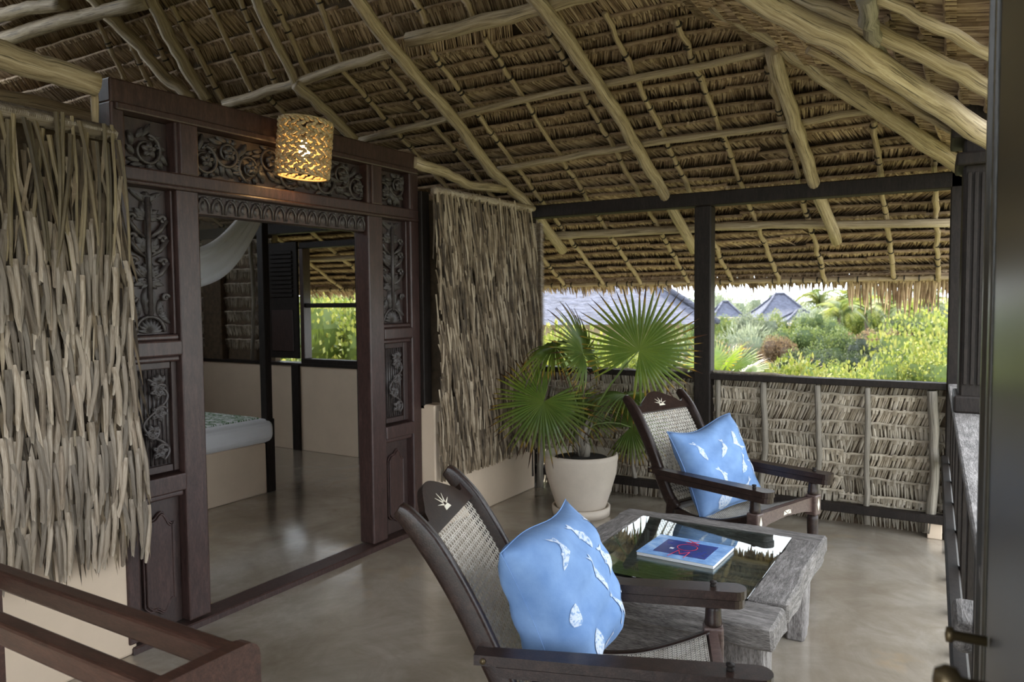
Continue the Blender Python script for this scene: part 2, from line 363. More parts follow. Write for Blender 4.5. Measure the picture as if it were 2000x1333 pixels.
# purlins across
ZP=ZB-.10
for i,(pts,r) in enumerate((([(441,203),(560,168),(700,122),(766,104)],.036),([(798,80),(1000,30),(1120,-4),(1250,-40)],.045),([(702,273),(1014,196),(1350,133),(1503,98)],.024),([(960,333),(1150,300),(1300,275),(1500,250),(1640,225),(1705,214)],.024),([(1066,462),(1150,458),(1350,446),(1500,440),(1856,436)],.034),([(1066,459),(1300,450),(1480,446)],.02))):
    pole('purlin',[on_roof(x,y,ZP) for x,y in pts],r,r*.85,M['pole'],ceil,100+i,.006)
yv=ye-.05; bamboo((1.1,yv,zl(yv)-.05),(-7.4,yv,zl(yv)-.05),.02,ceil,88,'eave_pole')
pole('purlin',[(-7.4,5.95,zl(5.95)-.08),(-4.3,5.97,zl(5.97)-.08)],.03,.03,M['pole'],ceil,131)
# thick rafters under the purlins
ZR=ZB-.165
for i,(pts,r) in enumerate((([(690,-14),(765,90),(815,150),(880,225),(960,335),(1035,402),(1100,490)],.043),([(1040,-14),(1110,80),(1180,180),(1250,300),(1290,365),(1356,488)],.043),([(1508,96),(1535,190),(1560,260),(1592,360),(1634,472)],.043),([(577,165),(640,220),(693,273)],.04))):
    pole('rafter',[on_roof(x,y,ZR) for x,y in pts],r,r*.92,M['pole'],ceil,200+i,.008,10)
# hip rafters
pole('hip_rafter',[on_roof(x,y,ZR+.02) for x,y in((1350,-40),(1420,20),(1500,62),(1600,140),(1740,232),(1866,318),(1930,366))],.05,.05,M['pole'],ceil,220,.008,10)
pole('hip_rafter',[on_roofR(x,y,ZR) for x,y in((1420,-40),(1540,28),(1640,80),(1740,145),(1872,228),(1990,302))],.045,.045,M['pole'],ceil,221,.006,10)
pole('purlin',[on_roofR(x,y,ZP+.02) for x,y in((1545,-5),(1640,28),(1740,75),(1876,145),(1990,205))],.03,.03,M['pole'],ceil,222,.006)
pole('purlin',[on_roofR(x,y,ZP+.03) for x,y in((1700,-10),(1790,32),(1880,78),(1990,135))],.018,.018,M['pole'],ceil,223,.004)
pole('purlin',[on_roofR(x,y,ZP+.03) for x,y in((1580,95),(1680,150),(1780,210),(1866,258))],.02,.02,M['bamboo'],ceil,224,.004)
pole('strut',[on_roofR(x,y,ZP+.0) for x,y in((1688,-6),(1700,50),(1716,95),(1738,150))],.028,.022,M['stake'],ceil,225,.006)
pole('strut',[on_roof(x,y,ZP) for x,y in((1735,150),(1752,195))],.03,.024,M['stake'],ceil,226,.004)
# upper steep slope poles
ZQ=ZB-.07
for i,(a,b_) in enumerate((((402,-8),(493,182)),((338,15),(436,198)),((465,-8),(536,160)),((530,-8),(603,150)),((620,-8),(665,122)),((250,72),(292,168)),((190,40),(242,152)),((285,38),(332,135)),((805,-8),(832,42)),((905,-8),(925,42)))):
    bamboo(on_upper(*a,ZQ),on_upper(*b_,ZQ),.02,ceil,300+i)
for i,(pts,r) in enumerate((([(290,-14),(330,70),(362,130),(404,195)],.05),([(170,-14),(225,45),(275,95),(320,150),(376,192)],.05),([(497,-8),(545,95),(590,190)],.035))):
    pole('rafter',[on_upper(x,y,ZQ-.08) for x,y in pts],r,r*.9,M['pole'],ceil,320+i,.008,10)
pole('tie_pole',[on_upper(x,y,ZQ-.15) for x,y in((-60,42),(0,30),(60,16),(126,6))],.055,.05,M['pole'],ceil,330,.006,10)
pole('tie_pole',[on_upper(x,y,ZQ-.12) for x,y in((-60,88),(0,78),(130,38),(290,4))],.06,.05,M['pole'],ceil,331,.006,10)
# ---- left wall: cream plinth walls
XA=-3.05
wl=bbox('wall_left',(XA-.22,-1.6,0),(XA+.02,1.885,.95),M['cream'],None,.012,2); tag(wl,'cream plastered low wall beside the carved door',kind=S)
bbox('plinth',(XA-.2,3.88,0),(XA+.1,5.22,.80),M['cream'],wl,.012,2); bbox('pier',(XA-.02,3.868,0),(XA+.13,4.0,.83),M['cream'],wl,.008)
bbox('socket_plate',(XA+.1,4.60,.42),(XA+.112,4.73,.52),M['plastic'],wl,.003)
bbox('backing_board',(XA-.1,3.868,.8),(XA+.05,3.95,2.2),M['dark'],wl,.005); bbox('backing_board',(XA-.12,3.9,.8),(XA+.02,5.3,2.15),M['deck'],wl,0)
bbox('backing_board',(XA-.12,-1.6,.95),(XA-.02,1.86,2.2),M['deck'],wl,0)
pole('wall_plate',[on_x(x,y,XA+.02) for x,y in((-200,42),(0,108),(100,138),(188,166))],.055,.05,M['pole'],wl,400,.004,10)
pole('wall_plate',[on_x(x,y,XA+.02) for x,y in((806,318),(870,338),(915,362),(985,370))],.04,.03,M['pole'],wl,401,.004,10)
pole('peg',[on_x(x,y,XA-.02) for x,y in((184,160),(186,240))],.016,.014,M['bamboo'],wl,402,.002)
pole('inner_rail',[on_x(x,y,XA-.5) for x,y in((-80,180),(60,200),(190,232))],.035,.035,M['bamboo'],wl,403,.003)
# ---- far wall: beam, posts, sill, thatch parapet
YW=YB
wb=bbox('wall_back',(-3.1,YW-.05,.925),(-.06,YW+.05,.967),M['dark'],None,.004); tag(wb,'dark timber sill over a palm thatch parapet',kind=S)
bbox('beam',(-3.12,YW-.06,2.15),(.0,YW+.06,2.247),M['dark'],wb,.006)
bbox('post',(-1.685,YW-.055,0),(-1.565,YW+.055,2.15),M['dark'],wb,.008); bbox('corner_post',(-.115,YW-.06,0),(-.01,YW+.05,2.3),M['dark'],wb,.008)
bbox('corner_post',(-3.12,YW-.05,.0),(-3.02,YW+.05,2.15),M['dark'],wb,.006)
bbox('low_rail',(-3.06,YW-.08,.098),(-.1,YW-.01,.152),M['dark'],wb,.005)
bbox('foot_block',(-.20,YW-.06,0),(-.12,YW+.0,.10),M['cream'],wb,.004)
bbox('parapet_light_stop',(-2.95,YW+.065,-.02),(-.1,YW+.085,.925),M['deck'],wb,0)  # board added behind the thatch to stop light leaking through
WV=[thatch(.6,.15,78,sk,60+i,.03,.12,.014,.009) for i,sk in enumerate((.12,.3,-.1,.4))]; WM=[x.mesh('thatch_panel',M['wthatch']) for x in WV]
for zz in (.96,.865,.775,.675,.585,.49,.40,.305,.21,.135):
    x=-.12
    while x>-2.98:
        tw=R.uniform(-.05,.05); ex=Vector((-1,0,tw)).normalized(); ez=Vector((0,1,0)); ey=ez.cross(ex)
        obj('thatch_panel',R.choice(WM),wb,frame((x,YW+.02+R.uniform(-.004,.004),zz+R.uniform(-.012,.012)),ex,ey,ez)); x-=.575
for i,(px,py,r) in enumerate(((1492,760,.022),(1597,765,.02),(1695,775,.018),(1822,768,.03),(1405,760,.018),(1243,760,.018),(1300,760,.018))):
    p=on_y(px,py,YW); pole('stake',[(p.x,YW-.03,.92),(p.x+R.uniform(-.03,.03),YW-.035,.45),(p.x+R.uniform(-.03,.03),YW-.03,.03)],r,r,M['stake'],wb,500+i,.005)
p=on_y(1052,900,YW-.1); pole('stake',[(p.x+.02,YW-.08,.9),(p.x,YW-.08,.0)],.028,.028,M['stake'],wb,510,.003)
# ---- right wall: narrow parapet with ledge, pillar
A=Vector((-.105,5.28,0)); B=Vector((.03,1.62,0)); d=(B-A).normalized(); nr=Vector((-d.y,d.x,0)); nr=nr if nr.x>0 else -nr
Lr=(B-A).length
wr=bbox('wall_right',(0,0,.935),(Lr,.16,.97),M['grey'],None,.005); tag(wr,'weathered timber ledge on a dark boarded parapet',kind=S)
wr.matrix_world=frame((A.x,A.y,0),d,nr,(0,0,1))
for i in range(8):
    s=.25+i*(Lr-.3)/7; o=bbox('baluster',(s-.03,.012,.0),(s+.03,.06,.935),M['dark'],wr,.004)
o=bbox('parapet_rail',(.0,-.03,.47),(Lr-.4,.012,.53),M['dark'],wr,.006)
o=bbox('bracket',(Lr-.75,-.03,.60),(Lr-.55,.06,.68),M['grey'],wr,.02,3)
pil=bbox('pillar',(1.02,.02,.97),(1.3,.2,2.62),M['dark'],wr,.01)
for z0,z1,g in ((.97,1.05,.02),(2.08,2.14,.03),(2.2,2.42,.05)): bbox('pillar_moulding',(1.02-g,.02-g,z0),(1.3+g,.2,z1),M['dark'],wr,.01,2)
for i in range(6): bbox('pillar_flute',(1.31,.035+i*.027,1.1),(1.315,.05+i*.027,2.05),M['dark'],wr,.002)
# ---- near door at the right edge
d2=bbox('door_2',(.032,.30,.02),(.075,1.52,2.2),M['near'],None,.006); tag(d2,'dark open door leaf standing right beside the viewer',kind=S)
bbox('door_frame',(.021,1.74,0),(.12,1.86,2.3),M['near'],d2,.008); bbox('door_frame_edge',(.06,1.52,0),(.12,1.74,2.3),M['dark'],d2,.004)
bbox('stile',(.026,.30,.02),(.034,.62,2.2),M['near'],d2,.003); bbox('stile',(.026,1.40,.02),(.034,1.52,2.2),M['near'],d2,.003)
k=MB(); k.lathe([(.008,0),(.008,.03),(.016,.034),(.018,.045),(.012,.055),(.0,.057)],n=16,M=Matrix.Translation((.03,.9,1.095))@Matrix.Rotation(-math.pi/2,4,'Y')); k.build('door_knob',M['brass'],d2,True)
k=MB(); k.lathe([(.007,0),(.007,.04),(.011,.042),(.011,.05),(0,.052)],n=14,M=Matrix.Translation((.03,1.22,1.02))@Matrix.Rotation(-math.pi/2,4,'Y')); k.build('door_bolt',M['brass'],d2,True)
# ---- bedroom shell
YC=5.45
bw=bbox('wall_bedroom',(-8.3,YC-.045,0),(-3.15,YC+.12,.86),M['cream'],None,.004); tag(bw,'cream plastered bedroom wall under the window',kind=S)
bbox('dado_cap',(-8.3,YC-.06,.855),(-3.15,YC+.1,.885),M['dark'],bw,.003); bbox('wall_post',(-5.86,YC-.075,0),(-5.76,YC+.02,.87),M['dark'],bw,.004)
bbox('wall_post',(-4.98,YC-.07,0),(-4.86,YC+.05,2.4),M['dark'],bw,.004); bbox('wall_post',(-7.25,YC-.04,.86),(-6.95,YC+.04,2.4),M['deck'],bw,.004)
bbox('wall_upper',(-8.3,YC+.03,.86),(-6.2,YC+.1,2.4),M['deck'],bw,0); bbox('wall_upper',(-4.9,YC+.02,.86),(-3.15,YC+.1,2.4),M['deck'],bw,0)
bbox('wall_plate',(-8.3,YC-.05,2.19),(-3.15,YC+.06,2.30),M['dark'],bw,.004)
for zz in (2.15,2.0,1.85,1.7,1.55,1.4,1.25,1.1):
    for x in (-6.2,-6.78): obj('thatch_panel',R.choice(WM),bw,frame((x,YC+.01,zz),(-1,0,0),(0,0,1),(0,1,0)))
pole('stake',[(-6.48,YC-.02,2.15),(-6.45,YC-.02,1.5),(-6.5,YC-.02,.88)],.02,.018,M['stake'],bw,520,.006)
w1=bbox('window_1',(-5.74,YC-.05,.875),(-4.94,YC+.05,.93),M['dark'],None,.004); tag(w1,'bedroom window opening with dark timber frame',kind=S)
bbox('frame_head',(-5.74,YC-.05,2.03),(-4.94,YC+.05,2.09),M['dark'],w1,.004)
for x in(-5.74,-4.99): bbox('frame_jamb',(x,YC-.05,.93),(x+.055,YC+.05,2.03),M['door'],w1,.004)
bbox('frame_bar',(-5.69,YC-.03,1.44),(-4.99,YC+.03,1.485),M['dark'],w1,.004)
sh=bbox('shutter',(-6.2,YC-.06,.93),(-5.76,YC-.03,2.1),M['dark'],w1,.004)
for i in range(11): bbox('louvre',(-6.13,YC-.075,1.55+i*.043),(-5.82,YC-.055,1.58+i*.043),M['dark'],sh,.003)
bbox('shutter_panel',(-6.13,YC-.07,1.0),(-5.82,YC-.058,1.42),M['panel'],sh,.004)
tag(bbox('wall_bedroom_far_added',(-8.42,-1.6,0),(-8.3,5.56,3.0),M['deck'],None,0),'unseen thatched end wall added to keep the bedroom dim',kind=S)  # out of view, added so the bedroom stays dark
tag(bbox('wall_near_added',(-8.3,-1.72,0),(-1.5,-1.6,3.0),M['cream'],None,0),'unseen cream wall added to dim the left of the veranda',kind=S)  # unseen partial wall, added to block light from behind on the left
tag(bbox('wall_bedroom_near_added',(-8.3,.9,0),(XA-.22,1.0,3.2),M['deck'],None,0),'unseen thatched side wall added to keep light out of the bedroom',kind=S)  # out of view, added to shut off light entering the bedroom from behind
# ================================================================== CARVED DOOR
D=bbox('door_1',(XA-.09,1.86,-.005),(XA+.035,3.86,.032),M['door'],None,.006); tag(D,'dark carved teak door surround with a timber threshold',kind=S)
def rail(nm,y0,y1,z0,z1,x0=-.08,x1=.03,mat='door',bev=.008): return bbox(nm,(XA+x0,y0,z0),(XA+x1,y1,z1),M[mat],D,bev,2)
for y0,y1 in((1.845,1.905),(2.135,2.25),(3.385,3.515),(3.775,3.862)): rail('stile',y0,y1,.045,2.33)
rail('head_rail',1.845,3.862,2.325,2.425); rail('head_moulding',1.86,3.85,2.295,2.33,-.07,.045)
rail('mid_rail',1.86,3.85,2.015,2.075,-.07,.04); rail('mid_moulding',1.88,3.84,1.998,2.018,-.06,.05)
for y0,y1 in((2.15,2.245),(3.41,3.50)): rail('muntin',y0,y1,2.07,2.30,-.07,.045)
def lobe(b,p,q,w,h=.016,c=.5,x0=0,bend=0):
    p=Vector((p[0],p[1])); q=Vector((q[0],q[1])); d=q-p; n=Vector((-d.y,d.x)).normalized()*w; vs=[];K=6
    for i in range(K+1):
        f=i/K; ww=math.sin(math.pi*min(1,(f*.92+.08)))**.7; cc=p+d*f+n*(bend*math.sin(math.pi*f)); hh=h*(.35+.65*math.sin(math.pi*(.15+.7*f)))
        for s_,hx in((-1,0),(-.55,hh),(0,hh*.45),(.55,hh),(1,0)): pt=cc+n*(s_*ww); vs.append((XA+x0+hx,pt.x,pt.y))
    fs=[]
    for i in range(K):
        for j in range(4): a=i*5+j; fs.append((a,a+1,a+6,a+5))
    b.add(vs,fs,None,c)
def scroll(b,cy,cz,r,turns,a0,sgn,w,x0=.012):
    pts=[];rad=[];n=int(16*turns)
    for i in range(n+1):
        f=i/n; a=a0+sgn*2*math.pi*turns*f; rr=r*(1-.82*f); pts.append((XA+x0,cy+rr*math.cos(a),cz+rr*math.sin(a))); rad.append(w*(1-.45*f))
    b.tube(pts,rad,6,.5,True,.9)
def rosette(b,cy,cz,r,n=6):
    for i in range(n):
        a=2*math.pi*i/n+.3; lobe(b,(cy,cz),(cy+r*math.cos(a),cz+r*math.sin(a)),r*.34,.018)
    b.lathe([(r*.25,0),(r*.2,.02),(0,.026)],n=10,M=Matrix.Translation((XA,cy,cz))@Matrix.Rotation(math.pi/2,4,'Y'))
def board(y0,y1,z0,z1,x1=-.03,nm='carved_panel'): return bbox(nm,(XA-.07,y0,z0),(XA+x1,y1,z1),M['panel'],D,.003)
def palmette(y0,y1,z0,z1):
    cy=(y0+y1)/2; W=(y1-y0)/2; H=z1-z0; b=MB(); Z=lambda f:z0+H*f; x=-.03
    b.tube([(XA-.012,cy,Z(.12)),(XA-.008,cy,Z(.95))],.011,7)
    def pair(f,lobes,w=.2):
        for s_ in(-1,1):
            for (dy,dz,ww) in lobes: lobe(b,(cy+s_*.004,Z(f)),(cy+s_*W*dy,Z(f)+H*dz),W*ww,.022,.5,x,.15*s_)
    pair(.92,[(.05,.07,.2),(.45,.05,.16),(.75,.075,.14)]); pair(.80,[(.2,.12,.2),(.55,.07,.17),(.6,.03,.16),(.55,.0,.13),(.85,.035,.12)])
    pair(.58,[(.25,.09,.16),(.55,.10,.17),(.6,.04,.17),(.6,.0,.13)]); pair(.40,[(.2,.09,.17),(.5,.08,.16),(.65,.05,.16),(.62,.01,.13)])
    pair(.36,[(.55,.015,.15),(.7,-.025,.15),(.35,-.05,.13)]); pair(.33,[(.22,-.15,.18),(.16,-.2,.15)])
    for s_ in(-1,1):
        for f in(.5,.665,.80): scroll(b,cy+s_*W*.72,Z(f),W*.2,1.1,math.pi*(.0 if s_<0 else 1),-s_ ,.012,x+.014); b.tube([(XA+x+.01,cy+s_*W*.1,Z(f-.13)),(XA+x+.016,cy+s_*W*.55,Z(f-.08)),(XA+x+.014,cy+s_*W*.9,Z(f-.0))],[.006,.012,.012],6)
        for k in range(5): lobe(b,(cy+s_*W*.45,Z(.13)),(cy+s_*W*(.98-.12*k),Z(.06+.045*k)),W*.11,.018,.5,x)
        scroll(b,cy+s_*W*.75,Z(.25),W*.17,1.2,0,s_,.010,x+.014)
    for k in range(9):
        a=math.pi*(k+.5)/9; lobe(b,(cy,Z(.005)),(cy+W*.62*math.cos(a),Z(.005)+W*.62*math.sin(a)),W*.085,.022,.5,x)
    b.tube([(XA+x+.012,cy+W*.68*math.cos(math.pi*k/14),Z(.005)+W*.68*math.sin(math.pi*k/14)) for k in range(15)],.008,6)
    return b
def vine(y0,y1,z0,z1):
    cy=(y0+y1)/2; W=(y1-y0)/2; H=z1-z0; b=MB(); n=8; x=-.028
    for i in range(n):
        yy=y0+(i+.5)*(y1-y0)/n; b.tube([(XA+x,yy,z0),(XA+x,yy,z1)],W*.085,6)
    pts=[(XA+.0,cy+W*.72*math.sin(f*2*math.pi*1.5+.6),z0+H*(.06+.86*f)) for f in [i/36 for i in range(37)]]; b.tube(pts,.007,6)
    for f,s_ in((.15,1),(.36,-1),(.55,1),(.78,1)):
        scroll(b,cy+s_*W*.25,z0+H*f,W*.42,1.2,.5,s_,.008,.002)
        for k in range(5):
            a=k*1.26+f*9; lobe(b,(cy+s_*W*.2,z0+H*f),(cy+s_*W*.2+W*.5*math.cos(a),z0+H*f+W*.5*math.sin(a)),W*.15,.018,.5,-.008)
    for k in range(5):
        a=.9+k*.75; lobe(b,(cy+W*.25,z0+H*.86),(cy+W*.25+W*.55*math.cos(a),z0+H*.86+W*.55*math.sin(a)),W*.16,.02,.5,-.008)
    return b
def foliage(y0,y1,z0,z1,seed):
    r=random.Random(seed); b=MB(); H=z1-z0; nx=max(1,int((y1-y0)/(H*.55))); cw=(y1-y0)/nx
    for i in range(nx):
        cy=y0+(i+.5)*cw; cz=(z0+z1)/2+(.12 if i%2 else -.12)*H; sg=1 if i%2 else -1
        scroll(b,cy,cz,H*.34,1.6,r.uniform(0,6),sg,.010,-.012)
        rosette(b,cy,cz,H*.17,5)
        for k in range(11):
            a=k*.57+r.uniform(-.2,.2); r0=H*r.uniform(.24,.34); r1=H*r.uniform(.44,.6)
            p=(cy+r0*math.cos(a),cz+r0*math.sin(a)); q=(cy+r1*math.cos(a+.5*sg),cz+r1*math.sin(a+.5*sg))
            q=(min(max(q[0],y0+.006),y1-.006),min(max(q[1],z0+.006),z1-.006)); p=(min(max(p[0],y0+.01),y1-.01),min(max(p[1],z0+.01),z1-.01))
            lobe(b,p,q,H*.055,.022,.5,-.026,.3*sg)
    return b
for y0,y1 in((1.905,2.135),(3.515,3.775)):
    p=board(y0,y1,1.36,2.0); palmette(y0+.012,y1-.012,1.368,1.99).build('carving',M['carve'],p,True)
    for a,c in((y0,y0+.014),(y1-.014,y1)): rail('bead',a,c,1.36,2.0,-.06,.004,'door',.005)
    rail('lock_rail',y0-.005,y1+.005,1.265,1.335,-.07,.036); rail('lock_moulding',y0,y1,1.335,1.36,-.06,.02); rail('lock_moulding',y0,y1,1.24,1.265,-.06,.02)
    p=board(y0,y1,.745,1.24); cyy=(y0+y1)/2; hw=.083
    vine(cyy-hw,cyy+hw,.78,1.205).build('carving',M['carve'],p,True)
    for (a,c,e,g) in((y0,cyy-hw-.004,.745,1.24),(cyy+hw+.004,y1,.745,1.24),(cyy-hw,cyy+hw,1.208,1.24),(cyy-hw,cyy+hw,.745,.777)): rail('panel_border',a,c,e,g,-.06,-.008,'panel',.004)
    rail('lower_rail',y0-.005,y1+.005,.655,.735,-.07,.036); rail('lower_moulding',y0,y1,.63,.655,-.06,.018)
    p=board(y0,y1,.045,.63,-.022,'raised_panel')
    prof=[]; w_=.075; zt,zb_=.565,.12
    for k in range(13):
        f=k/12; prof.append((cyy-w_+2*w_*f, zt-.05*(1-max(0,math.sin(math.pi*f))**1.5)+(.012*math.sin(4*math.pi*f))))
    low=[(a,zb_+(zt-c_)*.9) for a,c_ in reversed(prof)]
    for s_,h in((1,.0),(.86,.008)):
        q=MB(); q.extr([(cyy+(a-cyy)*s_,(.3425+(z-.3425)*(1-(1-s_)*.3))) for a,z in prof+low],lambda a,z,k:Vector((XA-.022+h+k,a,z)),.01); q.tube([(XA-.012+h,cyy+(a_-cyy)*s_,(.3425+(z_-.3425)*(1-(1-s_)*.3))) for a_,z_ in prof+low+prof[:1]],.005,6); q.build('raised_field',M['door'],p)
for i,(y0,y1) in enumerate(((1.905,2.15),(2.245,3.41),(3.50,3.775))):
    p=board(y0,y1,2.075,2.295); foliage(y0+.008,y1-.008,2.08,2.29,i+3).build('carving',M['carve'],p,True)
lin=bbox('lintel',(XA-.06,2.25,1.905),(XA+.005,3.385,2.0),M['panel'],D,.004)
mo=MB(); 
for s_ in(-1,1): mo.tube([(XA+.006,s_*.03,1.915),(XA+.010,s_*.028,1.955),(XA+.010,s_*.014,1.978),(XA+.008,0,1.985)],.006,6)
lobe(mo,(0,1.925),(0,1.97),.014,.014,.5,.004); lobe(mo,(-.03,1.985),(-.012,1.992),.006,.01,.5,.004); lobe(mo,(.03,1.985),(.012,1.992),.006,.01,.5,.004)
mm=mo.mesh('motif',M['carve'],True)
for i in range(15): obj('motif',mm,lin,Matrix.Translation((0,2.29+i*.0755,0)))
for o in [x for x in D.children]: pass
# ================================================================== PALM SCREENS
def strip_mesh(seed,L,w):
    r=random.Random(seed); b=MB(); K=5; n=5; vs=[]; bx=r.uniform(-.006,.006); c0=r.uniform(.2,.75); cs_=[]
    for i in range(K+1):
        f=i/K; ww=w*(1-.25*f)*(1 if i<K else r.uniform(.5,.9)); ox=bx*math.sin(f*3)+r.uniform(-.002,.002); oz=.012*math.sin(f*math.pi*.9)
        for j in range(n):
            a=math.pi*j/(n-1); vs.append((ox-ww/2*math.cos(a),-L*f-(r.uniform(0,.016) if i==K else 0),oz+ww*(0,.2,.38,.12,.0)[j])); cs_.append(c0+r.uniform(-.06,.06)+ (.15 if i==K else 0))
    b.add(vs,[(i*n+j,i*n+j+1,(i+1)*n+j+1,(i+1)*n+j) for i in range(K) for j in range(n-1)],None,cs_); return b
SV=[strip_mesh(i,1.0,1.0) for i in range(8)]
def sm(seed,L,w): return strip_mesh(seed,L,w)
LS=thing('palm_screen',(XA+.03,1.4,.3),'shaggy grey palm-strip screen hanging above cream wall left of the carved door','screen')
off=-LS.location
SMs=[strip_mesh(i,.23,.026).mesh('palm_strip',M['strip'],False) for i in range(7)]; SLs=[strip_mesh(20+i,.52,.019).mesh('palm_strip',M['reed'],False) for i in range(5)]
def strip_at(y,z,x,me,par,seed,tilt=None,sc=1):
    a=R.uniform(-.13,.13) if tilt is None else tilt; ey=Vector((R.uniform(-.10,.02),math.sin(a),math.cos(a))).normalized(); ex=Vector((R.uniform(-.3,.3),1,0)); ex=(ex-ey*ex.dot(ey)).normalized(); ez=ex.cross(ey)
    o=obj('palm_strip',me,par,Matrix.Translation(off)@frame((x,y,z),ex*sc,ey,ez))
b=MB(); b.tube([(XA+.05,.3,2.235),(XA+.055,1.2,2.2),(XA+.06,1.83,2.185)],.028,9,.6)
for i in range(150):
    y=.76+i*.0072; z=2.235-(y-.3)*.031; b.tube([(XA+.05,y,z+.03),(XA+.088,y+.004,z),(XA+.06,y+.008,z-.035)],.0045,4,R.uniform(.4,.9))
o=b.build('lashed_rod',M['strip'],LS,True); o.location=off
nst=0
for li,z in enumerate((2.18,1.80,1.66,1.53,1.40,1.27,1.15,1.03,.91,.79,.68)):
    y=1.28
    while y<1.845+.008*li:
        if nst<296: strip_at(y,z+R.uniform(-.05,.05),XA+.05+.012*(li%3)+R.uniform(0,.025)+(.02 if li==0 else 0),R.choice(SLs if li==0 else SMs),LS,0,R.gauss(.04,.09)); nst+=1
        y+=R.uniform(.016,.03)
b=MB()
for i in range(2600):
    z=R.uniform(.62,2.16); y=R.uniform(.2,1.85+.07*(2.16-z)/1.5); L=R.uniform(.12,.3); w=R.uniform(.004,.016) if y>1.25 else R.uniform(.012,.026); x=XA+.03+R.uniform(0,.05); a=R.gauss(.05,.12); c=R.uniform(.05,.7)
    L=min(L,z-.38); b.add([(x,y-w/2,z),(x+.004,y+w/2,z),(x+.012,y+w/2+a*L*.6,z-L*.6),(x+.008,y-w/2+a*L*.6,z-L*.6),(x+.004,y+w*.2+a*L,z-L)],[(0,1,2,3),(3,2,4)],None,c)
o=b.build('loose_fibre',M['strip2'],LS,fix=False); o.location=off; tag(o,kind='stuff')
RS=thing('palm_screen',(XA+.12,4.6,.3),'fine brown palm-strip screen hanging between carved door and potted palm','screen')
off=-RS.location; b=MB()
for li in range(15):
    z0=2.17-li*.118
    for i in range(150 if li else 220):
        y=R.uniform(3.86,5.10); L=R.uniform(.16,.30)*(1.7 if li==0 else 1); w=R.uniform(.007,.017); x=XA+.13+R.uniform(0,.045)+.03*math.sin(li/15*3); a=R.gauss(.10,.10); c=R.uniform(.08,.75); z=z0+R.uniform(-.06,.06)
        L=min(L,z-.34)
        if L<.03: continue
        b.add([(x,y-w/2,z),(x+.007,y,z),(x,y+w/2,z),(x+.012,y-w/2+a*L*.6,z-L*.6),(x+.02,y+a*L*.6,z-L*.6),(x+.012,y+w/2+a*L*.6,z-L*.6),(x+.008,y-w*.3+a*L,z-L),(x+.014,y+a*L,z-L*1.02),(x+.008,y+w*.3+a*L,z-L)],[(0,1,4,3),(1,2,5,4),(3,4,7,6),(4,5,8,7)],None,c)
o=b.build('palm_strips',M['strip2'],RS,fix=False); o.location=off; tag(o,kind='stuff')
b=MB(); b.tube([(XA+.15,3.86,2.19),(XA+.15,4.6,2.2),(XA+.16,5.12,2.2)],.022,8,.6)
for i in range(150): y=3.87+i*.0081; b.tube([(XA+.15,y,2.222),(XA+.18,y+.004,2.19),(XA+.155,y+.008,2.165)],.004,4,R.uniform(.4,.9))
o=b.build('lashed_rod',M['strip'],RS,True); o.location=off
# plaited palm leaf at the corner with dark hanging pole
CP=thing('plaited_palm_leaf',(-2.96,5.26,.95),'upright plaited palm leaf panel in the corner behind the potted palm','palm leaf'); off=-CP.location
b=MB()
for i in range(100):
    z=2.1-i*.0115
    for s_ in(-1,1):
        L=.075; w=.011; x0=-2.955; c=R.uniform(.35,.8)
        b.add([(x0,5.28,z),(x0,5.28,z-w),(x0+s_*L*.6,5.262,z+.012),(x0+s_*L*.6,5.262,z-w+.008),(x0+s_*L,5.27,z-.02),(x0+s_*L,5.27,z-.022)],[(0,1,3,2),(2,3,5,4)],None,c)
o=b.build('leaflets',M['strip'],CP,fix=False); o.location=off; tag(o,kind='stuff')
b=MB(); b.tube([(-2.955,5.285,2.13),(-2.955,5.285,.95)],.009,7,.6); o=b.build('midrib',M['strip'],CP,True); o.location=off
HP=MB(); HP.tube([(-2.99,5.18,2.15),(-2.985,5.18,1.7),(-2.955,5.18,.1)],.014,8); tag(HP.build('hanging_pole',M['tie'],None,True),'thin dark pole hanging in front of the plaited leaf','pole')
# ================================================================== PLANTER CHAIRS
ST=[(-.885,.925),(-.86,.905),(-.80,.835),(-.735,.735),(-.675,.625),(-.62,.51),(-.565,.405),(-.51,.345)]
SEAT=[(-.51,.345),(-.40,.325),(-.25,.335),(-.12,.375),(-.005,.425)]
def smooth(pts,k=4):
    out=[]
    for i in range(len(pts)-1):
        p0=pts[max(i-1,0)];p1=pts[i];p2=pts[i+1];p3=pts[min(i+2,len(pts)-1)]
        for j in range(k):
            t=j/k; out.append(tuple(.5*((2*b)+(-a+c)*t+(2*a-5*b+4*c-d)*t*t+(-a+3*b-3*c+d)*t**3) for a,b,c,d in zip(p0,p1,p2,p3)))
    out.append(pts[-1]); return out
def curve_at(pts):
    L=[0]
    for i in range(1,len(pts)): L.append(L[-1]+math.hypot(pts[i][0]-pts[i-1][0],pts[i][1]-pts[i-1][1]))
    def f(s):
        s=min(max(s,0),L[-1])
        for i in range(1,len(pts)):
            if s<=L[i]:
                t=(s-L[i-1])/(L[i]-L[i-1]+1e-9); return tuple(a+(b-a)*t for a,b in zip(pts[i-1],pts[i]))
        return pts[-1]
    return f,L[-1]
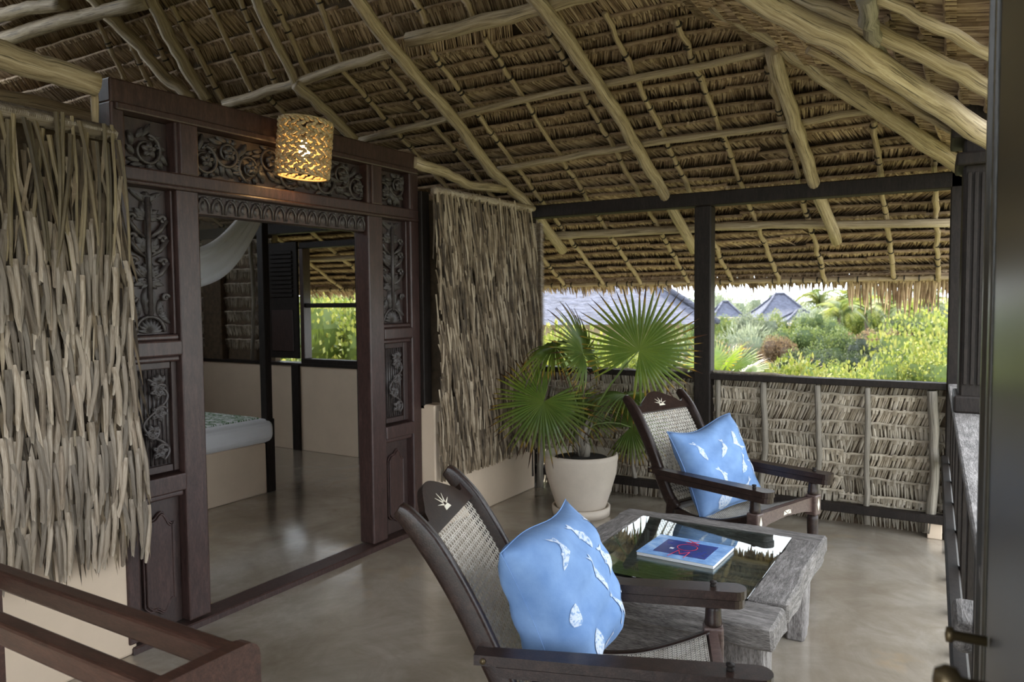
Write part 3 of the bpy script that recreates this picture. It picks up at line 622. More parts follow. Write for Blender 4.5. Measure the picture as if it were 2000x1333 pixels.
def cane(f,s0,s1,hw,lift,sp=.0175):
    b=MB(); W=.0011
    def strand(P,w,c,dz):
        vs=[];k=len(P)
        for i in range(k):
            s,y=P[i]; a=P[max(i-1,0)]; e=P[min(i+1,k-1)]; ds,dy=e[0]-a[0],e[1]-a[1]; n=math.hypot(ds,dy)+1e-9; ns,ny=-dy/n*w,ds/n*w
            for q in(-1,1):
                x,z=f(s+ns*q); x2,z2=f(s+ns*q+.01); nx,nz=-(z2-z),(x2-x); m_=math.hypot(nx,nz)+1e-9
                vs.append((x+nx/m_*(lift+dz),y+ny*q,z+nz/m_*(lift+dz)))
        b.add(vs,[(2*i,2*i+1,2*i+3,2*i+2) for i in range(k-1)],None,c)
    L=s1-s0; ns=int(L/sp); ny=int(2*hw/sp)
    for i in range(ns+1):
        for o in(-.0028,.0028): strand([(s0+i*sp+o,-hw+2*hw*j/6) for j in range(7)],W,.5,0)
    for i in range(ny+1):
        for o in(-.0028,.0028): strand([(s0+L*j/16,-hw+i*sp+o) for j in range(17)],W,.6,.001)
    k=-ns
    while k<=ny:
        for sg in(1,-1):
            P=[]
            for j in range(ns*2+1):
                s=s0+j*sp*.5; y=(-hw+(k+.5)*sp+j*sp*.5)*sg
                if abs(y)<=hw: P.append((s,y))
            if len(P)>1: strand(P[::2] if len(P)>6 else P,W*1.1,.55,.002*sg)
        k+=1
    return b
def make_chair(loc,rz,label):
    c=thing('planter_chair',loc,label,'chair',None,rz); sp=smooth(ST); f,L=curve_at(sp); ss=smooth(SEAT); fs_,Ls=curve_at(ss); W=.245
    for s_ in(-1,1):
        b=MB(); b.sweep([(x,s_*W,z) for x,z in sp],.034,[.035+.028*min(1,i/8) for i in range(len(sp))],(0,1,0)); b.build('back_stile',M['chair'],c,True)
        b=MB(); b.sweep([(x,s_*W,z-.018) for x,z in ss],.034,.05,(0,1,0)); b.build('seat_rail',M['chair'],c,True)
        b=MB(); b.sweep([(-.54,s_*W,.40),(-.56,s_*W,.22),(-.60,s_*W,0)],[.036,.036,.03],[.05,.045,.035],(0,1,0)); b.build('rear_leg',M['chair'],c)
        # arm: two stacked boards with rounded ends
        for nm,z0,z1,x0,x1 in(('arm',.532,.56,-.66,.105),('swing_out_leg_rest',.503,.530,-.60,.10)):
            poly=[]; hw=.042
            for k in range(9):
                a=-math.pi/2+math.pi*k/8; poly.append((x1-.035+.035*math.cos(a),hw*math.sin(a)*(1 if nm=='arm' else .95)))
            poly+=[(x0,hw*.62),(x0,-hw*.62)]
            b=MB(); b.extr(poly,lambda a,e,k,z0=z0:Vector((a,s_*.285+e,z0+k)),z1-z0); b.build(nm,M['chair'],c)
        b=MB(); b.lathe([(.010,0),(.010,.008),(.006,.012),(.011,.014),(.011,.02),(0,.022)],(-.0,s_*.285,.558),10); b.build('arm_peg',M['dark'],c,True)
        b=MB(); b.lathe([(.008,0),(.008,.006),(0,.008)],(0,0,0),10,M=Matrix.Translation((-.635,s_*.285+s_*.026,.545))@Matrix.Rotation(-s_*math.pi/2,4,'X')); b.build('arm_bolt',M['brass'],c,True)
        b=MB(); b.lathe([(.026,.435),(.030,.445),(.027,.455),(.025,.49),(.022,.505)],(0,s_*.275,0),16); b.build('arm_post',M['chair'],c,True)
        l=bbox('leg_block',(-.032,s_*.275-.03,.325),(.032,s_*.275+.03,.437),M['chairfront'],c,.008,2)
        b=MB(); y=s_*.275; b.extr([(0,.035),(.011,0),(0,-.035),(-.011,0)],lambda a,e,k:Vector((.0315+k,y+a,.385+e)),.002); b.build('inlay',M['inlay'],l)
        b=MB(); b.lathe([(.012,0),(.016,.004),(.017,.045),(.024,.055),(.026,.065),(.020,.075),(.023,.12),(.029,.24),(.030,.30),(.026,.33)],(0,s_*.275,0),16); b.build('front_leg',M['chair'],c,True)
    # front rail with inlay
    b=MB(); poly=[(-.25,.425),(.25,.425),(.25,.345),(.17,.36),(.0,.372),(-.17,.36),(-.25,.345)]
    b.extr(poly,lambda a,e,k:Vector((-.018+k,a,e)),.03); fr=b.build('front_rail',M['chairfront'],c)
    b=MB()
    for tri in([(-.035,.398),(.0,.40),(-.03,.418)],[(.004,.40),(.035,.397),(.03,.418)],[(-.022,.42),(0,.404),(.022,.42)]): b.extr(tri,lambda a,e,k:Vector((.0115+k,a,e-.018)),.002)
    b.build('inlay',M['inlay'],fr)
    bbox('rear_rail',(-.55,-W,.33),(-.51,W,.375),M['chair'],c,.005)
    # crest board, arched, between the stiles, in the plane of the stile tips
    x0,z0=f(.0); x1,z1=f(.115); dv=Vector((x0-x1,0,z0-z1)).normalized(); nn=Vector((dv.z,0,-dv.x)); base=Vector((x1,0,z1))
    poly=[(-.232,-.012),(.232,-.012)]+[(.232-.464*k/24, .05+.075*math.sin(math.pi*min(1,max(0,(k/24-.12)/.76)))**1.4-(.018 if 1<k<4 or 20<k<23 else 0)) for k in range(25)]
    b=MB(); b.extr(poly,lambda a,e,k:base+Vector((0,a,0))+dv*e+nn*(k-.012),.024); cr=b.build('crest_rail',M['chairfront'] if False else M['chair'],c)
    b=MB()
    for k in range(5):
        a=math.pi*(k+.5)/5; cc=(0,.032); p1=(cc[0]+.012*math.cos(a-.28),cc[1]+.012*math.sin(a-.28)); p2=(cc[0]+.012*math.cos(a+.28),cc[1]+.012*math.sin(a+.28)); p3=(cc[0]+.05*math.cos(a)*1.1,cc[1]+.045*math.sin(a))
        b.extr([p1,p3,p2],lambda a_,e,k_:base+Vector((0,a_,0))+dv*e+nn*(.0122+k_),.0015)
    b.extr([(-.026,.018),(.026,.018),(.018,.032),(-.018,.032)],lambda a_,e,k_:base+Vector((0,a_,0))+dv*e+nn*(.0122+k_),.0015)
    b.build('inlay',M['inlay'],cr)
    o=cane(f,.125,L-.01,.222,-.004,.0215).build('cane_back',M['cane'],c,fix=False); tag(o,kind='stuff')
    o=cane(fs_,.02,Ls-.02,.225,.006,.015).build('cane_seat',M['cane'],c,fix=False); tag(o,kind='stuff')
    return c
ch1=make_chair((-.60,2.147,0),math.radians(20.5),'cane-backed planter chair on the near side of the table, back towards the carved door')
ch2=make_chair((-.80,4.05,0),math.radians(-19.5),'cane-backed planter chair in front of the thatch parapet, beside the potted palm')
# ---- cushions
t=NT('cushion_cotton'); n=t.noise(t.coord('Object'),9,6,.6); n2=t.noise(t.coord('Object'),260,2,.5); c=t.ramp(n,[(.3,(.125,.235,.47)),(.7,(.21,.345,.60))]); t.bump(n2,.15,.002); M['blue']=t.fin(c,.85)
t=NT('cushion_print'); n=t.noise(t.coord('Object'),95,3,.7); M['print']=t.fin(t.ramp(n,[(.40,(.21,.34,.58)),(.5,(.58,.64,.74))]),.85)
FISH=[(-1,0),(-.8,.22),(-.45,.36),(-.2,.40),(-.1,.55),(.05,.36),(.4,.20),(.62,.10),(.8,.3),(1,.38),(.88,.05),(1,-.3),(.78,-.2),(.62,-.07),(.35,-.18),(.1,-.34),(-.05,-.5),(-.2,-.36),(-.5,-.30),(-.82,-.18)]
def make_cushion(cen,nrm_az,tilt,roll,size,thick,label,fishes):
    cu_=thing('cushion',(cen.x,cen.y,cen.z-size*.9),label,'cushion','blue fish-print cushions')
    n=Vector((math.cos(nrm_az)*math.cos(tilt),math.sin(nrm_az)*math.cos(tilt),math.sin(tilt))); ex=Vector((-math.sin(nrm_az),math.cos(nrm_az),0)); ey=n.cross(ex)
    e1=ex*math.cos(roll)+ey*math.sin(roll); e2=ey*math.cos(roll)-ex*math.sin(roll); off=Vector((0,0,size*.9)); q=random.Random(int(size*1000)+len(fishes))
    ph=[q.uniform(0,6) for _ in range(8)]
    def P(u,v,side,ofs=0):
        ed=max(0,(1-u**4)*(1-v**4)); th_=thick*(ed**.55)*(1-.12*(u*u+v*v)*.5); wr=.010*math.sin(7*u+3*v+ph[0])*(ed**.5)+.006*math.sin(13*v-5*u+ph[1])*(ed**.5)
        x=size*u*(1-.09*(1-v*v)); y=size*v*(1-.09*(1-u*u)); y-=.02*math.sin(3*u+ph[2])*(v+1)*.4
        return off+e1*x+e2*y+n*(side*(th_+wr+ofs))
    b=MB(); K=26
    for side in(1,-1):
        vs=[P(-1+2*i/K,-1+2*j/K,side) for i in range(K+1) for j in range(K+1)]
        b.add(vs,[(i*(K+1)+j,(i+1)*(K+1)+j,(i+1)*(K+1)+j+1,i*(K+1)+j+1) if side>0 else (i*(K+1)+j+1,(i+1)*(K+1)+j+1,(i+1)*(K+1)+j,i*(K+1)+j) for i in range(K) for j in range(K)])
    me=b.mesh('cover',M['blue'],True); bm=bmesh.new(); bm.from_mesh(me); bmesh.ops.remove_doubles(bm,verts=bm.verts,dist=.0008); bm.to_mesh(me); bm.free(); cov=obj('cover',me,cu_)
    b=MB(); b.tube([P(math.cos(a) and (max(-1,min(1,1.42*math.cos(a)))),max(-1,min(1,1.42*math.sin(a))),1)for a in [2*math.pi*k/64 for k in range(65)]],.0022,5); b.build('seam',M['blue'],cu_,True)
    for (u,v,ang,s_,side,kind) in fishes:
        s_*=1.3
        poly=FISH if kind=='f' else [(math.cos(2*math.pi*k/14)*(1+.08*math.cos(k*3)),.85*math.sin(2*math.pi*k/14)) for k in range(14)]
        ca,sa=math.cos(ang),math.sin(ang); b=MB(); pts=[]
        for a,e in poly:
            e*=.75 if kind=='f' else 1; bend=.25*a*a if kind=='f' else 0
            pts.append((u+s_*(a*ca-(e+bend)*sa),v+s_*(a*sa+(e+bend)*ca)))
        # fine triangulation by recursive fan towards the spine
        cx_=sum(p[0] for p in pts)/len(pts); k=len(pts)
        bm=bmesh.new(); vv=[bm.verts.new((p[0],p[1],0)) for p in pts]; fc=bm.faces.new(vv); bmesh.ops.triangulate(bm,faces=[fc]); 
        for _ in range(2): bmesh.ops.subdivide_edges(bm,edges=list(bm.edges),cuts=1,use_grid_fill=True)
        for w_ in bm.verts: w_.co=P(max(-.99,min(.99,w_.co.x)),max(-.99,min(.99,w_.co.y)),side,.0022)
        me=bpy.data.meshes.new('fish_print' if kind=='f' else 'shell_print'); bm.to_mesh(me); bm.free(); me.materials.append(M['print']); obj(me.name,me,cov)
    return cu_
fl=[(.05,.15,1.75,.22,1,'f'),(.55,.2,1.8,.2,1,'f'),(-.45,.62,1.3,.17,1,'f'),(.25,.68,1.9,.17,1,'f'),(.3,-.45,1.85,.22,1,'f'),(.78,.62,1.7,.16,1,'f'),(.75,-.55,1.6,.16,1,'f'),(-.45,-.62,1.2,.13,1,'s'),(-.72,-.1,1.2,.10,1,'s'),(-.1,-.8,.4,.12,1,'f')]
make_cushion(on_z(1102,1158,.61),math.radians(2),math.radians(22),math.radians(6),.232,.125,'blue fish-print cushion leaning in the cane chair nearer the carved door',fl)
fl2=[(-.6,.45,1.9,.2,1,'f'),(0,.35,1.2,.18,1,'f'),(.55,.35,-1.2,.2,1,'f'),(-.25,-.25,1.8,.2,1,'f'),(.5,-.2,.9,.2,1,'f'),(.85,.5,1.7,.14,1,'f'),(.3,-.7,.7,.17,1,'f'),(-.4,-.8,.3,.16,1,'s'),(.85,-.3,1.6,.14,1,'f')]
make_cushion(on_z(1399,910,.565),math.radians(-30),math.radians(24),math.radians(7),.25,.10,'blue fish-print cushion in the cane chair by the thatch parapet',fl2)
# ================================================================== COFFEE TABLE
T=thing('coffee_table',(-1.0,3.07,0),'low weathered driftwood table with inset glass top between the chairs','table'); o_=-T.location
def plank(nm,x0,x1,y0,y1,z0,z1,mat,seed,amp=.012,cut=10):
    bm=bmesh.new(); bmesh.ops.create_cube(bm,size=1)
    for v in bm.verts: v.co=Vector((x0+(v.co.x+.5)*(x1-x0),y0+(v.co.y+.5)*(y1-y0),z0+(v.co.z+.5)*(z1-z0)))
    bmesh.ops.bevel(bm,geom=list(bm.edges),offset=.010,segments=1,affect='EDGES'); bmesh.ops.subdivide_edges(bm,edges=[e for e in bm.edges if e.calc_length()>.12],cuts=cut,use_grid_fill=True)
    from mathutils import noise
    for v in bm.verts:
        p=v.co*6+Vector((seed*7.1,0,0)); v.co+=Vector((noise.noise(p),noise.noise(p+Vector((9,3,1))),.5*noise.noise(p+Vector((2,8,5)))))*amp
        v.co+=o_
    me=bpy.data.meshes.new(nm); bm.to_mesh(me); bm.free(); me.materials.append(mat); me.polygons.foreach_set('use_smooth',[True]*len(me.polygons)); me.set_sharp_from_angle(angle=math.radians(32)); return obj(nm,me,T)
TX0,TX1,TY0,TY1,TZ=-1.50,-.53,2.53,3.63,.42
plank('top_plank',TX0,TX1,TY0,2.74,TZ-.095,TZ-.012,M['grey'],1,.018); plank('top_plank',TX0,TX1,3.50,TY1,TZ-.075,TZ,M['grey'],2)
plank('top_plank',TX0,-1.36,2.74,3.50,TZ-.08,TZ,M['greyY'],3,.02); plank('top_plank',-.67,TX1,2.74,3.52,TZ-.085,TZ,M['greyY'],4,.014)
plank('apron',TX0+.1,TX1-.05,2.57,2.63,TZ-.26,TZ-.09,M['grey'],5); plank('apron',TX0+.1,TX1-.1,3.52,3.57,TZ-.2,TZ-.07,M['grey'],6)
plank('under_board',-1.37,-.66,2.72,3.52,TZ-.16,TZ-.13,M['grey'],7,.004)
plank('leg',-.74,-.56,2.56,2.66,0,TZ-.08,M['greyZ'],8,.014); plank('leg',-.71,-.60,3.50,3.60,0,TZ-.06,M['greyZ'],9); plank('leg',-.66,-.585,3.40,3.49,0,TZ-.06,M['greyZ'],10)
plank('leg',-1.46,-1.3,2.57,2.68,0,TZ-.08,M['greyZ'],11); plank('leg',-1.46,-1.34,3.48,3.6,0,TZ-.06,M['greyZ'],12)
gl=bbox('glass_top',(-1.372,2.71,TZ-.006),(-.662,3.512,TZ+.004),M['glass'],T,.0015); gl.location=o_
tag(gl,'clear green-edged glass pane')
# magazine
GZ=TZ+.0045
mg=thing('magazine',(-1.01,3.08,GZ),'blue-covered magazine lying on the glass table top','magazine')
mg.rotation_euler=(0,0,math.radians(-2))
t=NT('magazine_cover'); v=t.coord('Object'); n=t.noise(v,16,5,.6); M['cover']=t.fin(t.ramp(n,[(.3,(.10,.22,.50)),(.55,(.20,.38,.70)),(.75,(.5,.62,.8))]),.25)
M['coverin']=m_plain('magazine_picture',(.012,.02,.16),.25,.4,10); M['red']=m_plain('red_ink',(.6,.03,.05),.4,0)
bbox('pages',(-.165,-.135,0),(.163,.135,.014),M['white'],mg,.001); cv=bbox('cover',(-.168,-.137,.014),(.166,.137,.0155),M['cover'],mg,.0005)
bbox('cover_picture',(-.112,-.09,.0155),(.112,.09,.0160),M['coverin'],cv,0)
b=MB(); zt=.0164
def st(P,r=.0022): b.tube([(x,y,zt) for x,y in P],r,5,.5,True,.4,Vector((0,0,1)))
st([(-.035,-.12),(-.02,-.03)]); st([(-.02,-.03),(.0,-.075)]); st([(0,-.075),(.03,-.035)]); st([(.03,-.035),(.03,-.115)])                      # M
st([(.0+.042*math.cos(a),.018+.04*math.sin(a)) for a in [2*math.pi*k/24 for k in range(25)]])                                             # O
st([(-.02,.075),(.02,.115)]); st([(.03,.07),(-.03,.085)]); st([(-.03,.12),(.03,.075)])
b.build('masthead',M['red'],cv)
b=MB()
for k in range(3): b.box((-.062+.006*k,-.03,.0162),(-.058+.006*k,-.012,.0166))
b.build('small_print',M['white'],cv)
# ================================================================== POTTED PALM
PC=Vector((-2.31,4.74,0))
pp=thing('potted_palm',PC,'fan palm in a large cream pot standing in the corner','potted plant')
b=MB(); b.lathe([(.0,.01),(.17,.01),(.2,.0),(.205,.06),(.185,.062),(.18,.02),(0,.02)],n=40); b.build('saucer',M['pot'],pp,True)
b=MB(); b.lathe([(0,.02),(.155,.02),(.165,.03),(.205,.15),(.245,.29),(.258,.40),(.255,.43),(.243,.432),(.238,.40),(0,.385)],n=48); pt=b.build('pot',M['pot'],pp,True)
b=MB(); b.lathe([(.238,.392),(.12,.402),(0,.405)],n=30); b.build('soil',M['soil'],pp,True)
b=MB()
b.tube([(.02,.02,.38),(.03,.01,.46),(.0,.0,.54),(.03,0,.62)],[.035,.04,.045,.03],9)
for i in range(40):
    a=R.uniform(0,6.28); z=R.uniform(.4,.6); b.tube([(.035*math.cos(a),.035*math.sin(a),z),(.06*math.cos(a),.06*math.sin(a),z+.05),(.085*math.cos(a),.085*math.sin(a),z+R.uniform(.02,.14))],[.006,.005,.002],4)
b.build('trunk',M['stake'],pp,True)
t=NT('fan_leaf'); uvn=t.n('ShaderNodeTexCoord'); sx=t.n('ShaderNodeSeparateXYZ'); t.l(uvn.outputs['UV'],sx.inputs[0]); tn=t.attr()
ad=t.n('ShaderNodeMath',operation='MULTIPLY_ADD',i1=.22); t.l(tn,ad.inputs[0]); t.l(sx.outputs[1],ad.inputs[2])
c=t.ramp(ad.outputs[0],[(.0,(.15,.20,.05)),(.5,(.085,.135,.03)),(.86,(.15,.18,.045)),(.95,(.28,.17,.03)),(1.0,(.055,.022,.012))]); t.fin(c,.4)
tr=t.n('ShaderNodeBsdfTranslucent'); c2=t.mix(1,c,(2.0,1.9,.6),'MULTIPLY'); t.l(c2,tr.inputs[0]); mx=t.n('ShaderNodeMixShader',i0=.42); t.l(t.b.outputs[0],mx.inputs[1]); t.l(tr.outputs[0],mx.inputs[2]); t.l(mx.outputs[0],t.t.nodes['Material Output'].inputs[0]); M['fan']=t.m
def fan(seed,Rr,droop,nseg=46,span=2.75,cup=.12):
    r=random.Random(seed); b=MB()
    for i in range(nseg):
        th_=-span+2*span*(i+.5)/nseg; L=Rr*(.80+.2*math.cos(th_*.5))*r.uniform(.93,1.05); hw=span/nseg; vs=[];uv=[]; dr=droop*r.uniform(.7,1.3); sk=r.uniform(-.03,.03); tint=r.random()
        st_=(.0,.15,.3,.46,.7,.88,1.0)
        for f in st_:
            wf=hw*1.0 if f<.46 else hw*max(.04,((1-f)/.54)**.8)
            for q in(-1,0,1):
                rr=L*f; a=th_+q*wf*(1 if f<.46 else .46/max(f,.01))+sk*f
                z=cup*rr*(1-f)+(0 if q else .012*min(1,f*3)*(1-f*.7))-dr*(f**2.4)*Rr*.45
                vs.append((rr*math.sin(a),rr*math.cos(a),z)); uv.append((q,f))
        fs=[];fu=[]
        for k in range(len(st_)-1):
            for j in range(2):
                ix=(k*3+j,k*3+j+1,(k+1)*3+j+1,(k+1)*3+j); fs.append(ix); fu.append([uv[x] for x in ix])
        b.add(vs,fs,fu,tint)
    return b
def frond(par,cen,nrm,axis,me,petiole_from,r=.008,nm='fan_leaf',sc=1.0):
    n=Vector(nrm).normalized(); a=Vector(axis); a=(a-n*a.dot(n)).normalized(); ex=a.cross(n); cen=Vector(cen)
    o=obj(nm,me,par,frame(cen,ex*sc,a*sc,n*sc))
    p=Vector(petiole_from); mid=(p+cen)/2+Vector((0,0,.05)); b=MB(); b.tube([p,p.lerp(mid,.5)+Vector((0,0,.02)),mid,mid.lerp(cen,.5)+Vector((0,0,.01)),cen],[r*1.3,r,r*.9,r*.8,r*.6],6); b.build('petiole',M['petiole'],par,True)
M['petiole']=m_plain('petiole',(.10,.14,.03),.5,.3)
base=Vector((.02,0,.58))
for px,py,Y,nr_,ax,Rr,dr,sd in((1248,685,4.66,(.50,-.83,.10),(.45,.2,.8),.47,.25,1),(1085,680,4.62,(-.05,-.42,.9),(-.85,-.45,-.3),.33,1.1,2),(1138,690,4.50,(.95,.02,.30),(-.25,-.2,.9),.36,.35,3),(1062,785,4.50,(.33,-.86,.35),(-.45,-.2,-.7),.44,.5,4),(1232,835,4.95,(.3,-.75,.45),(.6,.3,.3),.34,.7,5),(1225,772,4.95,(.1,-.1,.95),(.7,-.5,-.1),.36,.9,6),(1130,800,4.85,(.2,-.6,.7),(.1,.6,-.4),.36,.9,7)):
    cen=on_y(px,py,Y)-PC; frond(pp,cen,nr_,ax,fan(sd,Rr,dr).mesh('fan_leaf',M['fan'],False),base)
# ================================================================== LAMP
lc=Vector((-2.86,2.745,2.262)); lp=thing('basket_lamp',lc,'woven palm basket wall lamp glowing above the doorway','lamp')
t=NT('lamp_weave'); c=t.ramp(t.noise(t.coord('Object'),40,3),[(.3,(.34,.26,.13)),(.7,(.58,.48,.28))]); t.fin(c,.6); tr=t.n('ShaderNodeBsdfTranslucent',i0=(.5,.3,.1,1)); mx=t.n('ShaderNodeMixShader',i0=.22); t.l(t.b.outputs[0],mx.inputs[1]); t.l(tr.outputs[0],mx.inputs[2]); t.l(mx.outputs[0],t.t.nodes['Material Output'].inputs[0]); M['weave']=t.m
b=MB(); rl,hl=.122,.275; nr_=11; nc=34
for i in range(nr_):
    z=-hl/2+hl*(i+.5)/nr_
    for j in range(nc):
        a=2*math.pi*(j+.5*(i%2))/nc+R.uniform(-.02,.02); q=Vector((math.cos(a),math.sin(a),0)); tg=Vector((-math.sin(a),math.cos(a),0)); sgn=1 if j%2 else -1
        c0=q*(rl+R.uniform(-.002,.002))+Vector((0,0,z+.004*sgn)); d_=(tg*.8+Vector((0,0,.62*(1 if i%2 else -1)))).normalized()
        b.tube([c0-d_*.015,c0-d_*.007+q*.005,c0+d_*.007+q*.005,c0+d_*.015],[.003,.0095,.0095,.003],6)
for z in(-hl/2,-hl/2+hl/nr_*3,0.0,hl/2-hl/nr_*3,hl/2): b.tube([(rl*math.cos(2*math.pi*k/40),rl*math.sin(2*math.pi*k/40),z) for k in range(41)],.006,5)
sh=b.build('woven_shade',M['weave'],lp,True); sh.rotation_euler=(math.radians(-3),math.radians(4),0)
t=NT('bulb_glow'); t.fin((1,.8,.5),.4,Emission_Strength=22); t.b.inputs['Emission Color'].default_value=(1,.62,.25,1); M['bulb']=t.m
b=MB(); b.lathe([(0,-.05),(.018,-.042),(.027,-.02),(.024,.005),(.014,.03),(.013,.05),(0,.052)],(0,0,.0),14); b.build('bulb',M['bulb'],lp,True)
b=MB(); b.tube([(0,0,.05),(0,0,.14)],.012,8); b.tube([(0,0,.135),(-.12,0,.135)],.007,6); b.tube([(-.15,.0,.13),(-.12,0,.135)],.02,10); b.build('lamp_holder',M['dark'],lp,True)
li=bpy.data.lights.new('lamp_bulb','POINT'); li.energy=1.6; li.color=(1,.6,.25); li.shadow_soft_size=.03; lo=bpy.data.objects.new('lamp_bulb_light',li); COL.objects.link(lo); lo.parent=lp; lo.location=(0,0,-.07)
# ================================================================== BEDROOM FURNITURE
bd=thing('bed',(-5.6,3.3,0),'built-in bed with white mattress and leaf-print cover seen through the door','bed'); o_=-bd.location
def bb(nm,lo,hi,mat,par,bev,seg=2): o=bbox(nm,lo,hi,mat,par,bev,seg); o.location=o_; return o
bb('bed_base',(-6.7,1.9,0),(-4.70,4.04,.40),M['cream'],bd,.012); 
m0=bb('mattress',(-6.7,1.9,.395),(-4.67,4.12,.585),M['white'],bd,.07,5)
t=NT('leaf_print'); v=t.coord('Object',(5,16,5)); n=t.noise(v,1.6,3,.6,2.2); M['leafprint']=t.fin(t.ramp(n,[(.47,(.78,.79,.78)),(.51,(.10,.22,.07)),(.60,(.04,.12,.03)),(.68,(.75,.78,.74))]),.8)
bb('leaf_print_cover',(-6.6,1.95,.58),(-4.76,4.03,.597),M['leafprint'],bd,.008)
bb('bed_post',(-4.79,4.05,.0),(-4.70,4.13,.58),M['dark'],bd,.006); bb('bed_post_upper',(-4.775,4.06,.56),(-4.705,4.12,2.4),M['dark'],bd,.006)
bb('net_rail',(-6.7,4.06,2.28),(-4.7,4.12,2.33),M['dark'],bd,.004); bb('net_rail',(-4.76,1.9,2.28),(-4.7,4.1,2.33),M['dark'],bd,.004)
nt=thing('mosquito_net',(-4.6,3.4,2.3),'white mosquito net gathered in a swag over the bed','net'); o_=-nt.location
a=on_x(500,418,-4.62); e=on_x(372,525,-4.62); mid=on_x(455,482,-4.62); b=MB()
K=14; vs=[]
for i in range(K+1):
    f=i/K; p=a.lerp(e,f)+Vector((0,0,-.10*math.sin(math.pi*f))); wd_=.10+.06*f
    for j in range(13):
        g=j/12-.5; vs.append(p+Vector((.03*math.sin(j*1.9+f*2)+.02*math.sin(j*4.1),-g*wd_*.7,g*wd_*1.6)))
b.add(vs,[(i*13+j,i*13+j+1,(i+1)*13+j+1,(i+1)*13+j) for i in range(K) for j in range(12)])
o=b.build('swag',M['white'],nt,True); o.location=o_
b=MB(); vs=[];
for i in range(13):
    for j in range(7): f=i/12; g=j/6; vs.append((-4.66+.02*math.sin(i*2.1),2.3+f*1.72,2.28-g*(.75-.55*f)))
b.add(vs,[(i*7+j,i*7+j+1,(i+1)*7+j+1,(i+1)*7+j) for i in range(12) for j in range(6)]); o=b.build('sheer_drape',M['net'],nt,True); o.location=o_
# ================================================================== RACK (bottom left)
rk=thing('towel_rack',(-1.9,.98,0),'reddish-brown wooden rack with parallel rails and a rounded end board','rack'); o_=-rk.location
for y0 in(1.035,.86): o=bbox('rail',(-2.44,y0,.70),(-1.33,y0+.045,.755),M['rack'],rk,.008,2); o.location=o_
o=bbox('rail',(-2.44,.95,.30),(-1.33,.99,.35),M['rack'],rk,.008,2); o.location=o_
for x in(-2.46,-1.345):
    poly=[(.845,0),(.885,0),(.885,.62),(1.055,.62),(1.055,0),(1.095,0)]+[(1.06+.035*math.cos(a),.735+.035*math.sin(a)) for a in (0,.4,.8,1.2,1.57)]+[(.88-.035*math.sin(a),.735+.035*math.cos(a)) for a in (0,.4,.8,1.2,1.57)]
    b=MB()
    for pl in ([(.845,0),(.885,0),(.885,.66),(.845,.66)],[(1.055,0),(1.095,0),(1.095,.66),(1.055,.66)],[(.845,.66),(1.095,.66)]+poly[6:]): b.extr(pl,lambda a_,e,k,x=x:Vector((x+k,a_,e)),.036)
    o=b.build('end_board',M['rack'],rk); o.location=o_
# ================================================================== LANDSCAPE
GZ0=-3.6
b=MB(); b.box((-140,-60,GZ0-1),(140,220,GZ0)); t=NT('scrub_ground'); n=t.noise(t.coord('Object'),.6,6,.6); t.fin(t.ramp(n,[(.3,(.07,.08,.03)),(.6,(.15,.14,.06)),(.75,(.24,.19,.11))]),.95); tag(b.build('ground',t.m),'sunlit scrub ground below the veranda',kind=S)
def m_fol(name,c1,c2,c3,tr_=.35):
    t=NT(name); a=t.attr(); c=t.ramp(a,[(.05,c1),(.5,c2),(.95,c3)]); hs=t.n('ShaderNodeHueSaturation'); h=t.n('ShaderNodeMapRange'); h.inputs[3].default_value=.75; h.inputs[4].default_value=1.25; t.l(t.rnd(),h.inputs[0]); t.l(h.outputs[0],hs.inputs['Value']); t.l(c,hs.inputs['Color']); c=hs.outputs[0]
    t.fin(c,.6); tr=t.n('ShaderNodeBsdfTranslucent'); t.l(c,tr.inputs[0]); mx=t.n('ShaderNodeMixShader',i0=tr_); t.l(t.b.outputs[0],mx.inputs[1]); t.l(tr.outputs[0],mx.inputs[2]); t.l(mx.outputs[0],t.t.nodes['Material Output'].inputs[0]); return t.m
FOL={'yellow':m_fol('foliage_yellow_green',(.055,.09,.012),(.165,.20,.03),(.31,.30,.07)),'green':m_fol('foliage_green',(.028,.052,.012),(.085,.12,.03),(.18,.21,.06)),'dark':m_fol('foliage_dark',(.01,.02,.008),(.03,.045,.017),(.07,.085,.032)),'pale':m_fol('foliage_haze_tinted',(.10,.125,.075),(.18,.21,.13),(.28,.30,.20)),'rust':m_fol('foliage_rust',(.06,.035,.018),(.16,.10,.05),(.25,.18,.09))}  # the pale set has distance haze mixed into its leaf colours
M['bark']=m_plain('bark',(.09,.07,.05),.9,.3)
